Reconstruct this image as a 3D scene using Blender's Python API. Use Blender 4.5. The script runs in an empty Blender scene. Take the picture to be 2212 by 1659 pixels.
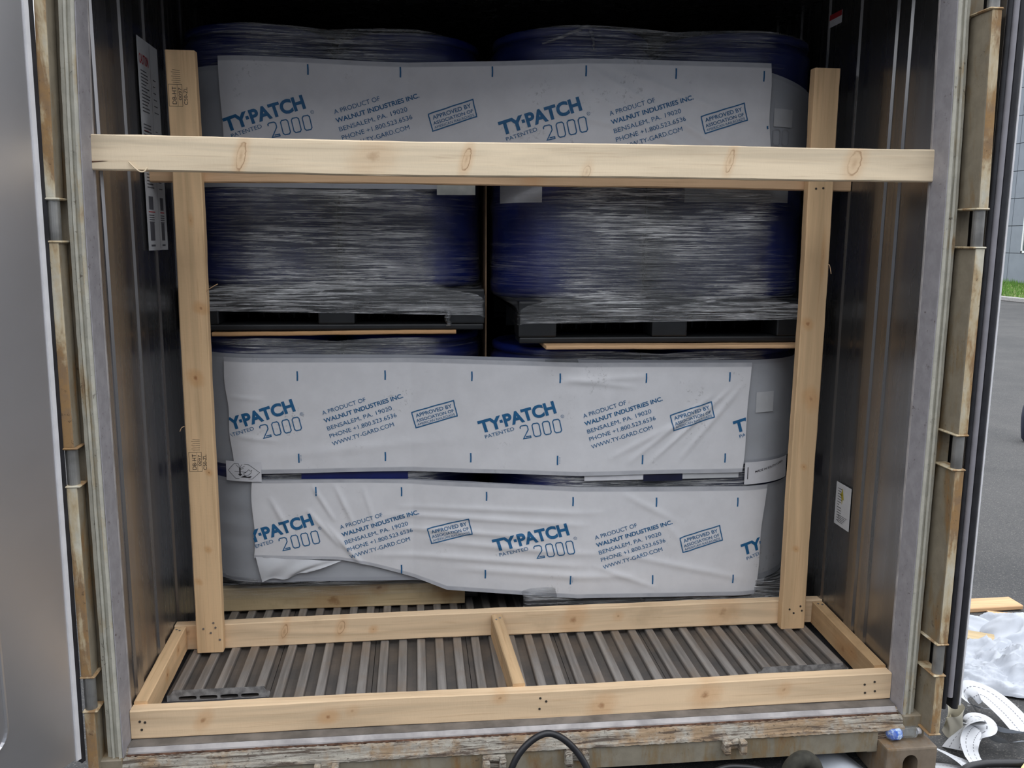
import bpy, bmesh, math, random
import numpy as np
from mathutils import Vector, Matrix, noise as mnoise

random.seed(7)
SC = bpy.context.scene
COL = SC.collection
R = math.radians

# ------------------------------------------------------------------ camera
CAMLOC = Vector((-0.32483, -2.37927, 1.41268))
YAW, PITCH, ROLL, FPX = 0.1117, -0.16489, 0.00713, 1881.16
_f = Vector((math.sin(YAW) * math.cos(PITCH), math.cos(YAW) * math.cos(PITCH), math.sin(PITCH)))
_s = Vector((math.cos(YAW), -math.sin(YAW), 0))
_u = _s.cross(_f)
_s2 = _s * math.cos(ROLL) + _u * math.sin(ROLL)
_u2 = _u * math.cos(ROLL) - _s * math.sin(ROLL)
cam_d = bpy.data.cameras.new('camera')
cam = bpy.data.objects.new('camera', cam_d)
COL.objects.link(cam)
cam_d.sensor_width = 36
cam_d.lens = FPX / 2212 * 36
cam_d.clip_end = 500
M = Matrix((_s2, _u2, -_f)).transposed().to_4x4()
M.translation = CAMLOC
cam.matrix_world = M
SC.camera = cam

# ------------------------------------------------------------------ sky (overcast, brighter at the zenith)
SKY = 1.0
w = bpy.data.worlds.new('overcast_sky')
SC.world = w
w.use_nodes = True
nt = w.node_tree
nt.nodes.clear()
wo = nt.nodes.new('ShaderNodeOutputWorld')
bg = nt.nodes.new('ShaderNodeBackground')
tc = nt.nodes.new('ShaderNodeTexCoord')
sx = nt.nodes.new('ShaderNodeSeparateXYZ')
mr = nt.nodes.new('ShaderNodeMapRange')
cr = nt.nodes.new('ShaderNodeValToRGB')
cr.color_ramp.elements[0].color = (0.76, 0.79, 0.85, 1)
cr.color_ramp.elements[1].color = (2.35, 2.42, 2.55, 1)
nt.links.new(tc.outputs['Generated'], sx.inputs[0])
nt.links.new(sx.outputs['Z'], mr.inputs['Value'])
nt.links.new(mr.outputs[0], cr.inputs[0])
nt.links.new(cr.outputs[0], bg.inputs[0])
bg.inputs[1].default_value = SKY
nt.links.new(bg.outputs[0], wo.inputs[0])
SC.view_settings.view_transform = 'Standard'
SC.view_settings.look = 'None'
SC.view_settings.exposure = 0.40
SC.view_settings.gamma = 1
SC.view_settings.use_curve_mapping = False


# ------------------------------------------------------------------ helpers
def link(name, me, mat=None, parent=None, kind=None, label=None, cat=None, group=None):
    o = bpy.data.objects.new(name, me)
    COL.objects.link(o)
    if mat is not None and me is not None and len(me.materials) == 0:
        me.materials.append(mat)
    if parent is not None:
        o.parent = parent
    if kind: o['kind'] = kind
    if label: o['label'] = label
    if cat: o['category'] = cat
    if group: o['group'] = group
    return o


def empty(name, loc=(0, 0, 0), rot=(0, 0, 0), **k):
    o = link(name, None, **k)
    o.location = loc
    o.rotation_euler = rot
    return o


def mesh_from(bm, name, smooth=False, shift=None):
    me = bpy.data.meshes.new(name)
    bmesh.ops.recalc_face_normals(bm, faces=bm.faces)
    if shift is not None:
        bmesh.ops.translate(bm, vec=-Vector(shift), verts=bm.verts)
    bm.to_mesh(me)
    bm.free()
    if smooth:
        me.polygons.foreach_set('use_smooth', [True] * len(me.polygons))
    return me


def obj(name, bm, mat, parent=None, smooth=False, **k):
    shift = parent.location if (parent is not None and k.pop('rel', True)) else None
    return link(name, mesh_from(bm, name, smooth, shift), mat, parent, **k)


def box(bm, x0, x1, y0, y1, z0, z1, bev=0.0, seg=1):
    r = bmesh.ops.create_cube(bm, size=1)
    vs = r['verts']
    for v in vs:
        v.co = Vector((x0 + (v.co.x + .5) * (x1 - x0), y0 + (v.co.y + .5) * (y1 - y0), z0 + (v.co.z + .5) * (z1 - z0)))
    if bev > 0:
        es = list({e for v in vs for e in v.link_edges})
        bmesh.ops.bevel(bm, geom=es, offset=bev, segments=seg, affect='EDGES', profile=.6)
    return vs


def extrude_profile(bm, pts, a0, a1, axis='z', closed=False, nseg=1, jitter=0.0):
    """pts list of 2D; axis 'z': (x,y) profile run in z; axis 'x': (y,z) profile run in x"""
    rows = []
    for k in range(nseg + 1):
        a = a0 + (a1 - a0) * k / nseg
        row = []
        for (p, q) in pts:
            jp = random.uniform(-jitter, jitter) if 0 < k < nseg else 0
            row.append(bm.verts.new((p + jp, q, a) if axis == 'z' else ((a, p, q + jp) if axis == 'x' else (p, a, q + jp))))
        rows.append(row)
    n = len(pts)
    for k in range(nseg):
        for i in range(n if closed else n - 1):
            j = (i + 1) % n
            bm.faces.new((rows[k][i], rows[k][j], rows[k + 1][j], rows[k + 1][i]))
    if closed:
        bm.faces.new(rows[0][::-1])
        bm.faces.new(rows[-1])
    return rows


def tube(bm, pts, r, n=10, caps=True):
    pts = [Vector(p) for p in pts]
    rings = []
    up = Vector((0, 0, 1))
    prev = None
    for i, p in enumerate(pts):
        t = (pts[min(i + 1, len(pts) - 1)] - pts[max(i - 1, 0)]).normalized()
        if prev is None:
            a = t.cross(up)
            if a.length < 1e-3: a = t.cross(Vector((1, 0, 0)))
            a.normalize()
        else:
            a = (prev - t * prev.dot(t)).normalized()
        prev = a
        b = t.cross(a)
        rr = r[i] if isinstance(r, (list, tuple)) else r
        rings.append([bm.verts.new(p + a * rr * math.cos(2 * math.pi * k / n) + b * rr * math.sin(2 * math.pi * k / n)) for k in range(n)])
    for i in range(len(rings) - 1):
        for k in range(n):
            bm.faces.new((rings[i][k], rings[i][(k + 1) % n], rings[i + 1][(k + 1) % n], rings[i + 1][k]))
    if caps:
        bm.faces.new(rings[0][::-1]); bm.faces.new(rings[-1])


def catmull(P, n=8):
    P = [Vector(p) for p in P]
    out = []
    for i in range(len(P) - 1):
        p0, p1, p2, p3 = P[max(i - 1, 0)], P[i], P[i + 1], P[min(i + 2, len(P) - 1)]
        for k in range(n):
            t = k / n
            out.append(.5 * ((2 * p1) + (p2 - p0) * t + (2 * p0 - 5 * p1 + 4 * p2 - p3) * t * t + (3 * p1 - p0 - 3 * p2 + p3) * t ** 3))
    out.append(P[-1])
    return out


def lathe(bm, prof, cx, cy, n=32, z0=0):
    rings = [[bm.verts.new((cx + r * math.cos(2 * math.pi * k / n), cy + r * math.sin(2 * math.pi * k / n), z0 + z)) for k in range(n)] for r, z in prof]
    for i in range(len(rings) - 1):
        for k in range(n):
            bm.faces.new((rings[i][k], rings[i][(k + 1) % n], rings[i + 1][(k + 1) % n], rings[i + 1][k]))
    bm.faces.new(rings[0][::-1]); bm.faces.new(rings[-1])


def at(px, py, z):
    d = _f + _s2 * ((px - 1106) / FPX) + _u2 * ((829.5 - py) / FPX)
    t = (z - CAMLOC.z) / d.z
    return CAMLOC + d * t


# ------------------------------------------------------------------ materials
class NT:
    def __init__(s, name):
        s.m = bpy.data.materials.new(name)
        s.m.use_nodes = True
        s.t = s.m.node_tree
        s.b = s.t.nodes['Principled BSDF']
        s.out = s.t.nodes['Material Output']
        s.tc = s.t.nodes.new('ShaderNodeTexCoord')

    def new(s, k): return s.t.nodes.new(k)
    def ln(s, a, b): s.t.links.new(a, b)

    def val(s, x, inp):
        if isinstance(x, (int, float)): inp.default_value = x
        elif isinstance(x, tuple): inp.default_value = x if len(x) == 4 or inp.type == 'VECTOR' else (*x, 1)
        else: s.ln(x, inp)

    def mapping(s, scale=(1, 1, 1), rot=(0, 0, 0), loc=(0, 0, 0), src='Object'):
        m = s.new('ShaderNodeMapping')
        s.ln(s.tc.outputs[src], m.inputs[0])
        m.inputs['Scale'].default_value = scale
        m.inputs['Rotation'].default_value = rot
        m.inputs['Location'].default_value = loc
        return m.outputs[0]

    def noise(s, vec, scale=5, detail=4, rough=.55, dist=0):
        n = s.new('ShaderNodeTexNoise')
        s.ln(vec, n.inputs['Vector'])
        n.inputs['Scale'].default_value = scale
        n.inputs['Detail'].default_value = detail
        n.inputs['Roughness'].default_value = rough
        n.inputs['Distortion'].default_value = dist
        return n.outputs['Fac']

    def math(s, op, a, b=0.0, c=None, clamp=False):
        n = s.new('ShaderNodeMath')
        n.operation = op
        n.use_clamp = clamp
        s.val(a, n.inputs[0]); s.val(b, n.inputs[1])
        if c is not None: s.val(c, n.inputs[2])
        return n.outputs[0]

    def rng(s, v, a, b, c=0.0, d=1.0):
        n = s.new('ShaderNodeMapRange')
        s.val(v, n.inputs['Value'])
        n.inputs['From Min'].default_value = a; n.inputs['From Max'].default_value = b
        n.inputs['To Min'].default_value = c; n.inputs['To Max'].default_value = d
        n.interpolation_type = 'SMOOTHSTEP' if True else 'LINEAR'
        return n.outputs[0]

    def mix(s, f, a, b, mode='MIX'):
        n = s.new('ShaderNodeMix')
        n.data_type = 'RGBA'
        n.blend_type = mode
        s.val(f, n.inputs[0])
        for x, i in ((a, 6), (b, 7)):
            if isinstance(x, tuple): n.inputs[i].default_value = (*x, 1) if len(x) == 3 else x
            else: s.ln(x, n.inputs[i])
        return n.outputs[2]

    def bump(s, h, strength=.3, dist=.002):
        n = s.new('ShaderNodeBump')
        n.inputs['Strength'].default_value = strength
        n.inputs['Distance'].default_value = dist
        s.ln(h, n.inputs['Height'])
        s.ln(n.outputs[0], s.b.inputs['Normal'])
        return n.outputs[0]

    def xyz(s, src='Object'):
        n = s.new('ShaderNodeSeparateXYZ')
        s.ln(s.tc.outputs[src], n.inputs[0])
        return n.outputs

    def set(s, **k):
        for a, v in k.items():
            s.val(v, s.b.inputs[{'color': 'Base Color', 'rough': 'Roughness', 'metal': 'Metallic', 'spec': 'Specular IOR Level', 'alpha': 'Alpha', 'coat': 'Coat Weight', 'trans': 'Transmission Weight', 'emit': 'Emission Strength'}[a]])
        return s.m


def plain(name, c, rough=.6, metal=0, spec=.5, var=.15, scale=20):
    n = NT(name)
    f = n.noise(n.mapping(), scale, 4)
    col = n.mix(n.rng(f, .3, .7), tuple(x * (1 - var) for x in c), tuple(min(1, x * (1 + var)) for x in c))
    n.bump(f, .15, .001)
    return n.set(color=col, rough=rough, metal=metal, spec=spec)


def wood(name, base, knots=(), dirt=0.25, grain_axis='x', seed=0.0, stains=()):
    """knots: (along, across, half length, half height, strength)"""
    n = NT(name)
    g = (1.5, 40, 55)
    o = n.xyz()
    A = o[0]
    B = o[2]
    mp = n.mapping(scale=g, loc=(seed * 3.1, seed * 1.7, seed))
    fine = n.noise(mp, 2.2, 5, .6, .4)
    band = n.noise(n.mapping(scale=(.9, 9, 13), loc=(seed, seed, seed * 2)), 1.6, 3, .5, .8)
    blot = n.noise(n.mapping(loc=(seed * 5, 0, 0)), 5, 4, .6)
    c1 = tuple(x * .84 for x in base)
    c2 = tuple(min(1, x * 1.12) for x in base)
    col = n.mix(n.rng(band, .3, .7), c1, c2)
    col = n.mix(n.math('MULTIPLY', n.rng(fine, .52, .75), .4), col, (base[0] * .62, base[1] * .5, base[2] * .4))
    col = n.mix(n.math('MULTIPLY', n.rng(blot, .55, .75), .35 * dirt * 2), col, (base[0] * .5, base[1] * .47, base[2] * .42))
    warp = n.noise(n.mapping(loc=(seed * 2, 4, 0)), 26, 3, .6)
    for (ka, kb, ra, rb, st) in knots:
        oval = rb > ra * 1.6
        if not oval: ra, rb, st = ra * 1.25, rb * 1.25, min(1, st * 1.6)
        dx = n.math('DIVIDE', n.math('SUBTRACT', n.math('ADD', A, n.math('MULTIPLY', n.math('SUBTRACT', B, kb), -.25)), ka), ra)
        dz = n.math('DIVIDE', n.math('SUBTRACT', B, kb), rb)
        d2 = n.math('SQRT', n.math('ADD', n.math('MULTIPLY', dx, dx), n.math('MULTIPLY', dz, dz)))
        dd = n.math('ADD', d2, n.math('MULTIPLY', n.math('SUBTRACT', warp, .5), 1.6 if not oval else .7))
        dd = n.math('ADD', dd, n.math('MULTIPLY', n.math('SUBTRACT', fine, .5), .5))
        glow = n.rng(dd, .7, 2.4, 1.0, 0.0)
        col = n.mix(n.math('MULTIPLY', glow, .42 * st), col, (base[0] * .80, base[1] * .52, base[2] * .28))
        if oval:
            ring = n.math('SUBTRACT', 1.0, n.math('MULTIPLY', n.math('ABSOLUTE', n.math('SUBTRACT', dd, .9)), 7.0), clamp=True)
            ring = n.math('MULTIPLY', ring, n.rng(n.math('ADD', dx, n.math('MULTIPLY', warp, .8)), -.9, .9, .25, 1.0))
            col = n.mix(n.math('MULTIPLY', ring, .9 * st), col, (base[0] * .34, base[1] * .19, base[2] * .11))
        core = n.rng(dd, .0, .55, 1.0, 0.0)
        col = n.mix(n.math('MULTIPLY', core, (.45 if oval else .8) * st), col, (base[0] * .42, base[1] * .25, base[2] * .15))
    saw = n.noise(n.mapping(scale=(160, 20, 30)), 1.0, 3, .7)
    h = n.math('ADD', n.math('MULTIPLY', fine, .7), n.math('MULTIPLY', saw, .6))
    n.bump(h, .45, .0012)
    return n.set(color=col, rough=.78, spec=.25)


def patchy_rust(name, base, amount=.5, seed=0., dark=.5):
    """paint with large flowing rust patches, dark scabs and fine speckle"""
    n = NT(name)
    pa = n.noise(n.mapping(scale=(16, 16, 3.0), loc=(seed, seed * 2, seed)), 1.0, 6, .62, .7)
    pb = n.noise(n.mapping(loc=(seed, 0, seed), scale=(1, 1, .55)), 9, 5, .7, .3)
    sc = n.noise(n.mapping(loc=(0, seed, 0)), 60, 4, .75)
    cc = n.noise(n.mapping(loc=(seed, 5, 0)), 22, 4, .65)
    col = n.mix(n.rng(cc, .3, .7), tuple(x * .80 for x in base), base)
    m = n.math('ADD', n.math('MULTIPLY', pa, .55), n.math('MULTIPLY', pb, .45))
    lo = .60 - amount * .22
    m1 = n.rng(m, lo, lo + .10)
    m2 = n.rng(m, lo + .07, lo + .17)
    rc = n.mix(n.rng(cc, .35, .65), (.30, .16, .055), (.21, .12, .06))
    col = n.mix(n.math('MULTIPLY', m1, .62), col, tuple(a * b for a, b in zip(base, (.78, .60, .36))))
    col = n.mix(n.math('MULTIPLY', m2, .85), col, rc)
    sp = n.math('MULTIPLY', n.rng(sc, .60, .68), n.rng(pb, .42, .62))
    col = n.mix(n.math('MULTIPLY', sp, dark), col, (.055, .035, .025))
    n.bump(n.math('ADD', n.math('MULTIPLY', m2, -.5), n.math('MULTIPLY', sc, .5)), .4, .002)
    return n.set(color=col, rough=n.rng(m2, 0, 1, .5, .88), spec=.35)


def rusty_paint(name, base, rust=.5, grime=.5, streak=True, seed=0.):
    n = NT(name)
    st = n.noise(n.mapping(scale=(22, 22, 1.3) if streak else (1.3, 22, 22), loc=(seed, seed, seed)), 1.0, 6, .65, .5)
    sp = n.noise(n.mapping(loc=(seed, 0, 0)), 38, 6, .7)
    big = n.noise(n.mapping(loc=(seed, 3, 0)), 4.5, 5, .65)
    col = n.mix(n.rng(st, .3, .7), tuple(x * .88 for x in base), base)
    col = n.mix(n.math('MULTIPLY', n.rng(big, .42, .7), grime), col, (.20, .165, .115))
    r = n.math('ADD', n.math('MULTIPLY', st, .6), n.math('MULTIPLY', big, .4))
    rm = n.rng(r, .66 - rust * .24, .78 - rust * .2)
    rc = n.mix(n.rng(sp, .35, .65), (.16, .07, .03), (.34, .17, .065))
    col = n.mix(n.math('MULTIPLY', rm, .85), col, rc)
    spots = n.rng(sp, .68, .74)
    col = n.mix(n.math('MULTIPLY', spots, .8), col, (.07, .045, .03))
    h = n.math('ADD', n.math('MULTIPLY', rm, -.6), n.math('MULTIPLY', sp, .4))
    n.bump(h, .35, .002)
    return n.set(color=col, rough=n.rng(rm, 0, 1, .5, .9), spec=.4)


def stainless(name, base=(.42, .42, .43), rough=.22, seed=0., grime=.5, metal=.9):
    n = NT(name)
    st = n.noise(n.mapping(scale=(9, 9, .5), loc=(seed, seed, 0)), 1.6, 5, .6, .6)
    big = n.noise(n.mapping(loc=(seed, 1, 2), scale=(1, 1, .6)), 3.2, 5, .6)
    scr = n.noise(n.mapping(scale=(6, 6, 240)), 1, 3, .6)
    col = n.mix(n.rng(st, .3, .75), base, tuple(x * .84 for x in base))
    col = n.mix(n.math('MULTIPLY', n.rng(big, .5, .75), grime * .5), col, (base[0] * .5, base[1] * .42, base[2] * .34))
    n.bump(n.math('ADD', n.math('MULTIPLY', big, 1.0), n.math('MULTIPLY', scr, .03)), .12, .006)
    return n.set(color=col, metal=metal, rough=n.rng(st, .2, .8, rough, rough + .22), spec=.5)


M_jamb = patchy_rust('weathered_cream_paint', (.52, .50, .42), .40, seed=1.2, dark=.8)
M_recess = patchy_rust('brown_grimed_cream_with_painted_shade', (.28, .24, .175), .50, seed=6.2, dark=.6)  # grime and rust, with the shade beside the hinges painted into the brown
def sill_paint(name):
    n = NT(name)
    al = n.noise(n.mapping(scale=(5, 70, 70)), 1.0, 6, .7, .6)
    al2 = n.noise(n.mapping(scale=(14, 160, 160), loc=(3, 1, 0)), 1.0, 5, .7, .4)
    bl = n.noise(n.mapping(), 8, 5, .7)
    sp = n.noise(n.mapping(), 75, 4, .75)
    col = n.mix(n.rng(al2, .35, .65), (.28, .255, .215), (.47, .44, .375))
    col = n.mix(n.math('MULTIPLY', n.rng(bl, .42, .6), .7), col, (.33, .20, .09))
    col = n.mix(n.math('MULTIPLY', n.rng(al, .50, .60), .9), col, (.085, .06, .045))
    col = n.mix(n.math('MULTIPLY', n.rng(sp, .58, .66), .7), col, (.06, .045, .035))
    n.bump(n.math('ADD', al2, sp), .6, .003)
    return n.set(color=col, rough=.75, spec=.3)


M_sill = sill_paint('flaking_cream_paint')
M_rust = plain('dark_brown_rust', (.10, .05, .03), .9, var=.5, scale=45)
M_lip = plain('worn_pale_lip', (.36, .335, .325), .5, var=.25, scale=14)
M_tread = plain('dusty_grey_sill_plate', (.17, .155, .14), .6, .2, var=.3, scale=12)
M_beam = patchy_rust('grimy_tan_paint', (.30, .265, .20), .65, seed=7, dark=.5)
M_hinge = patchy_rust('rust_streaked_white_paint', (.64, .60, .48), .98, seed=3, dark=.8)
M_cast = patchy_rust('rusty_casting_paint', (.24, .19, .14), .62, seed=9, dark=.7)
M_pale = patchy_rust('pale_lavender_grey_metal', (.36, .345, .36), -.1, seed=5, dark=.9)
M_pin = plain('dull_galvanised_steel', (.27, .265, .25), .5, .7, var=.35, scale=9)
M_liner = stainless('scuffed_stainless_liner', (.30, .295, .30), .16, grime=.3)
M_liner2 = stainless('brushed_stainless_liner', (.27, .265, .262), .16, seed=5, grime=.3)
M_doorliner = plain('grey_satin_door_skin', (.62, .61, .62), .28, .85, var=.04, scale=2.5)
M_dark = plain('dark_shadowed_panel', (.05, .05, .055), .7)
M_rubber = plain('black_rubber_gasket', (.016, .016, .020), .55, var=.3)
M_whitetrim = plain('white_door_edge_trim', (.72, .71, .72), .45, var=.06)
M_alu = NT('worn_aluminium_floor')
_a = M_alu
f1 = _a.noise(_a.mapping(scale=(30, 1.2, 30)), 1.5, 5, .6, .3)
f2 = _a.noise(_a.mapping(), 7, 5, .6)
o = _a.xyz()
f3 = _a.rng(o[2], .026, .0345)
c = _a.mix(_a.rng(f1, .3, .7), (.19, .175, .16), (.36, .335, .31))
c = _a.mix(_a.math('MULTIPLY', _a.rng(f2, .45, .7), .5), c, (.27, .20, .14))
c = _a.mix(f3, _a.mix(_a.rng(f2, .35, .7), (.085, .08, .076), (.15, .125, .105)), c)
_a.bump(f1, .3, .001)
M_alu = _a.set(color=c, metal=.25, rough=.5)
M_blue = plain('dark_blue_drum_plastic', (.006, .014, .115), .28, var=.1)
M_blackplastic = plain('black_pallet_plastic', (.012, .013, .014), .42, var=.2)
M_paper = plain('white_label_paper', (.70, .70, .72), .6, var=.04)
M_paperg = plain('grey_white_label_paper', (.55, .56, .57), .5, var=.04)
M_ink = plain('blue_printing_ink', (.014, .125, .285), .5, var=.12, scale=120)
M_black = plain('black_ink', (.015, .015, .018), .6, var=.1)
M_faint = plain('faint_grey_ink', (.33, .34, .36), .6, var=.05)
M_grey = plain('grey_black_ink', (.09, .09, .10), .6, var=.1)
M_red = plain('red_ink', (.45, .03, .04), .6, var=.1)
M_cable = plain('black_cable_rubber', (.012, .012, .014), .42, var=.3)
M_olive = plain('dusty_black_rubber', (.035, .033, .024), .8, var=.25, scale=60)
M_nail = plain('dark_nail_steel', (.07, .06, .05), .5, .5)
M_nailb = plain('bright_nail_steel', (.38, .36, .34), .35, .8)
M_card = plain('brown_cardboard', (.30, .19, .11), .85)


def sheet_mat(name, base, edge=(.40, .41, .44)):
    """woven white membrane with a greyer glue strip along the top and bottom (attribute 'v': 0 bottom, 1 top)"""
    n = NT(name)
    at = n.new('ShaderNodeAttribute'); at.attribute_name = 'v'
    v = at.outputs['Fac']
    weave = n.noise(n.mapping(scale=(700, 1, 90)), 1, 2, .5)
    mott = n.noise(n.mapping(), 14, 5, .6)
    smud = n.noise(n.mapping(loc=(3, 0, 9)), 60, 4, .75)
    area = n.noise(n.mapping(loc=(7, 0, 3)), 5.5, 2, .5)
    col = n.mix(n.rng(mott, .3, .7), tuple(x * .94 for x in base), base)
    e = n.math('MAXIMUM', n.rng(v, .955, .968), n.rng(v, .030, .043, 1, 0))
    col = n.mix(n.math('MULTIPLY', e, n.rng(mott, .2, .8, .55, .95)), col, edge)
    dirt = n.math('MULTIPLY', n.rng(smud, .56, .66), n.rng(area, .57, .66))
    col = n.mix(n.math('MULTIPLY', dirt, .38), col, (.22, .21, .20))
    wr = n.noise(n.mapping(scale=(1, 1, 1.4)), 9, 4, .5, .4)
    n.bump(n.math('ADD', n.math('MULTIPLY', wr, 1.0), n.math('MULTIPLY', weave, .03)), .35, .004)
    return n.set(color=col, rough=.55, spec=.35)


M_sheet = sheet_mat('white_woven_membrane', (.775, .77, .78))
M_under = sheet_mat('greyish_woven_membrane', (.42, .435, .46), (.34, .35, .38))


def film_mat():
    n = NT('crinkled_stretch_film')
    at = n.new('ShaderNodeAttribute'); at.attribute_name = 'crumple'
    k0 = at.outputs['Fac']
    feather = n.noise(n.mapping(scale=(3, 1, 70), loc=(9, 2, 4)), 1.0, 4, .6)
    k = n.math('MULTIPLY', n.rng(n.math('ADD', k0, n.math('MULTIPLY', n.math('SUBTRACT', feather, .5), 1.1)), .12, .55), n.math('MAXIMUM', k0, .35), clamp=True)
    def streak(rot, sc, loc, lo, hi):
        return n.rng(n.noise(n.mapping(scale=sc, rot=(0, rot, 0), loc=loc), 1.0, 5, .62, .35), lo, hi)
    s1 = streak(R(3), (4.5, 2, 190), (0, 0, 0), .49, .58)
    s2 = streak(R(-4), (4, 2, 150), (3, 1, 5), .51, .60)
    s3 = streak(R(8), (7, 2, 130), (6, 1, 2), .55, .64)
    fine = streak(0, (14, 4, 420), (2, 0, 0), .48, .70)
    big = n.rng(n.noise(n.mapping(scale=(2.2, 1, 6)), 1.2, 3, .5), .36, .60, .35, 1.0)
    s = n.math('MAXIMUM', n.math('MAXIMUM', s1, s2), s3)
    s = n.math('MULTIPLY', n.math('MULTIPLY', s, n.math('ADD', .45, n.math('MULTIPLY', fine, .55))), big)
    h = n.math('ADD', n.noise(n.mapping(scale=(5, 2, 120), rot=(0, R(2), 0)), 1.0, 4, .6, .4), n.math('MULTIPLY', n.noise(n.mapping(scale=(12, 4, 330)), 1, 3), .35))
    bn = n.bump(h, .8, .006)
    n.set(color=n.mix(s, (.12, .125, .13), (1.0, 1.0, 1.0)), rough=.20, spec=.9)
    tr = n.new('ShaderNodeBsdfTransparent')
    tr.inputs[0].default_value = (.93, .94, .95, 1)
    gl = n.new('ShaderNodeBsdfGlossy')
    gl.inputs['Roughness'].default_value = .16
    n.ln(bn, gl.inputs['Normal'])
    lw = n.new('ShaderNodeLayerWeight'); lw.inputs[0].default_value = .12
    m0 = n.new('ShaderNodeMixShader')
    n.ln(n.math('ADD', .03, n.math('MULTIPLY', lw.outputs['Facing'], .18)), m0.inputs[0])
    n.ln(tr.outputs[0], m0.inputs[1]); n.ln(gl.outputs[0], m0.inputs[2])
    mx = n.new('ShaderNodeMixShader')
    k = n.math('MULTIPLY', k, n.rng(n.noise(n.mapping(scale=(3, 1, 5), loc=(4, 0, 1)), 1.3, 4, .6), .25, .5, .55, 1.0))
    a = n.math('MULTIPLY', k, n.math('ADD', .46, n.math('MULTIPLY', s, .54)), clamp=True)
    a = n.math('ADD', n.math('ADD', a, .012), n.math('MULTIPLY', s, .15), clamp=True)
    n.ln(a, mx.inputs[0])
    n.ln(m0.outputs[0], mx.inputs[1]); n.ln(n.b.outputs[0], mx.inputs[2])
    n.ln(mx.outputs[0], n.out.inputs[0])
    return n.m


M_film = film_mat()
n = NT('patched_asphalt')
sp = n.noise(n.mapping(), 170, 3, .7)
bgn = n.noise(n.mapping(), 1.1, 5, .6)
sp2 = n.noise(n.mapping(loc=(5, 5, 5)), 75, 2, .6)
c = n.mix(n.rng(bgn, .3, .7), (.048, .049, .050), (.075, .074, .073))
c = n.mix(n.math('MULTIPLY', n.rng(sp, .55, .68), .8), c, (.24, .225, .205))
c = n.mix(n.math('MULTIPLY', n.rng(sp2, .62, .7), .7), c, (.025, .025, .026))
n.bump(sp, .5, .006)
M_asph = n.set(color=c, rough=.88)
M_soil = plain('sparse_turf_soil', (.16, .20, .05), .9, var=.4, scale=3)
M_grass = plain('green_grass_blade', (.10, .22, .03), .7, var=.5, scale=4)
M_curb = plain('concrete_curb', (.33, .32, .31), .85, var=.12)
M_clad = plain('light_grey_cladding', (.21, .235, .28), .6, var=.05, scale=2)
M_joint = plain('dark_panel_joint', (.10, .11, .13), .8)
n = NT('dark_green_window_glass')
M_glass = n.set(color=(.02, .05, .05), rough=.06, spec=.8)
M_wframe = plain('white_window_frame', (.75, .76, .78), .4, var=.04)
M_tarp = plain('white_plastic_sheeting', (.50, .53, .58), .42, var=.04)
M_strap = NT('white_woven_strap')
_a = M_strap
uvn = _a.xyz('UV')
dash = _a.math('GREATER_THAN', _a.math('FRACT', _a.math('MULTIPLY', uvn[0], 90)), .4)
l1 = _a.math('LESS_THAN', _a.math('ABSOLUTE', _a.math('SUBTRACT', uvn[1], .3)), .022)
l2 = _a.math('LESS_THAN', _a.math('ABSOLUTE', _a.math('SUBTRACT', uvn[1], .7)), .022)
ll = _a.math('MULTIPLY', _a.math('MAXIMUM', l1, l2), dash)
M_strap = _a.set(color=_a.mix(_a.math('MULTIPLY', ll, .8), (.62, .63, .65), (.10, .10, .12)), rough=.5)


M_aluend = plain('cut_aluminium_edge', (.34, .33, .32), .5, .3, var=.4, scale=50)

# ------------------------------------------------------------------ the container: floor, walls, ceiling
W = 1.14
DEPTH = 6.0
HT = 2.265
# sub floor
bm = bmesh.new()
box(bm, -W - .04, W + .04, .04, DEPTH, -.10, -.001)
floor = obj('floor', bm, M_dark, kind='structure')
# seven extruded aluminium planks, each with five ribs and hollow chambers seen at the cut ends
P = .0625


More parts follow.
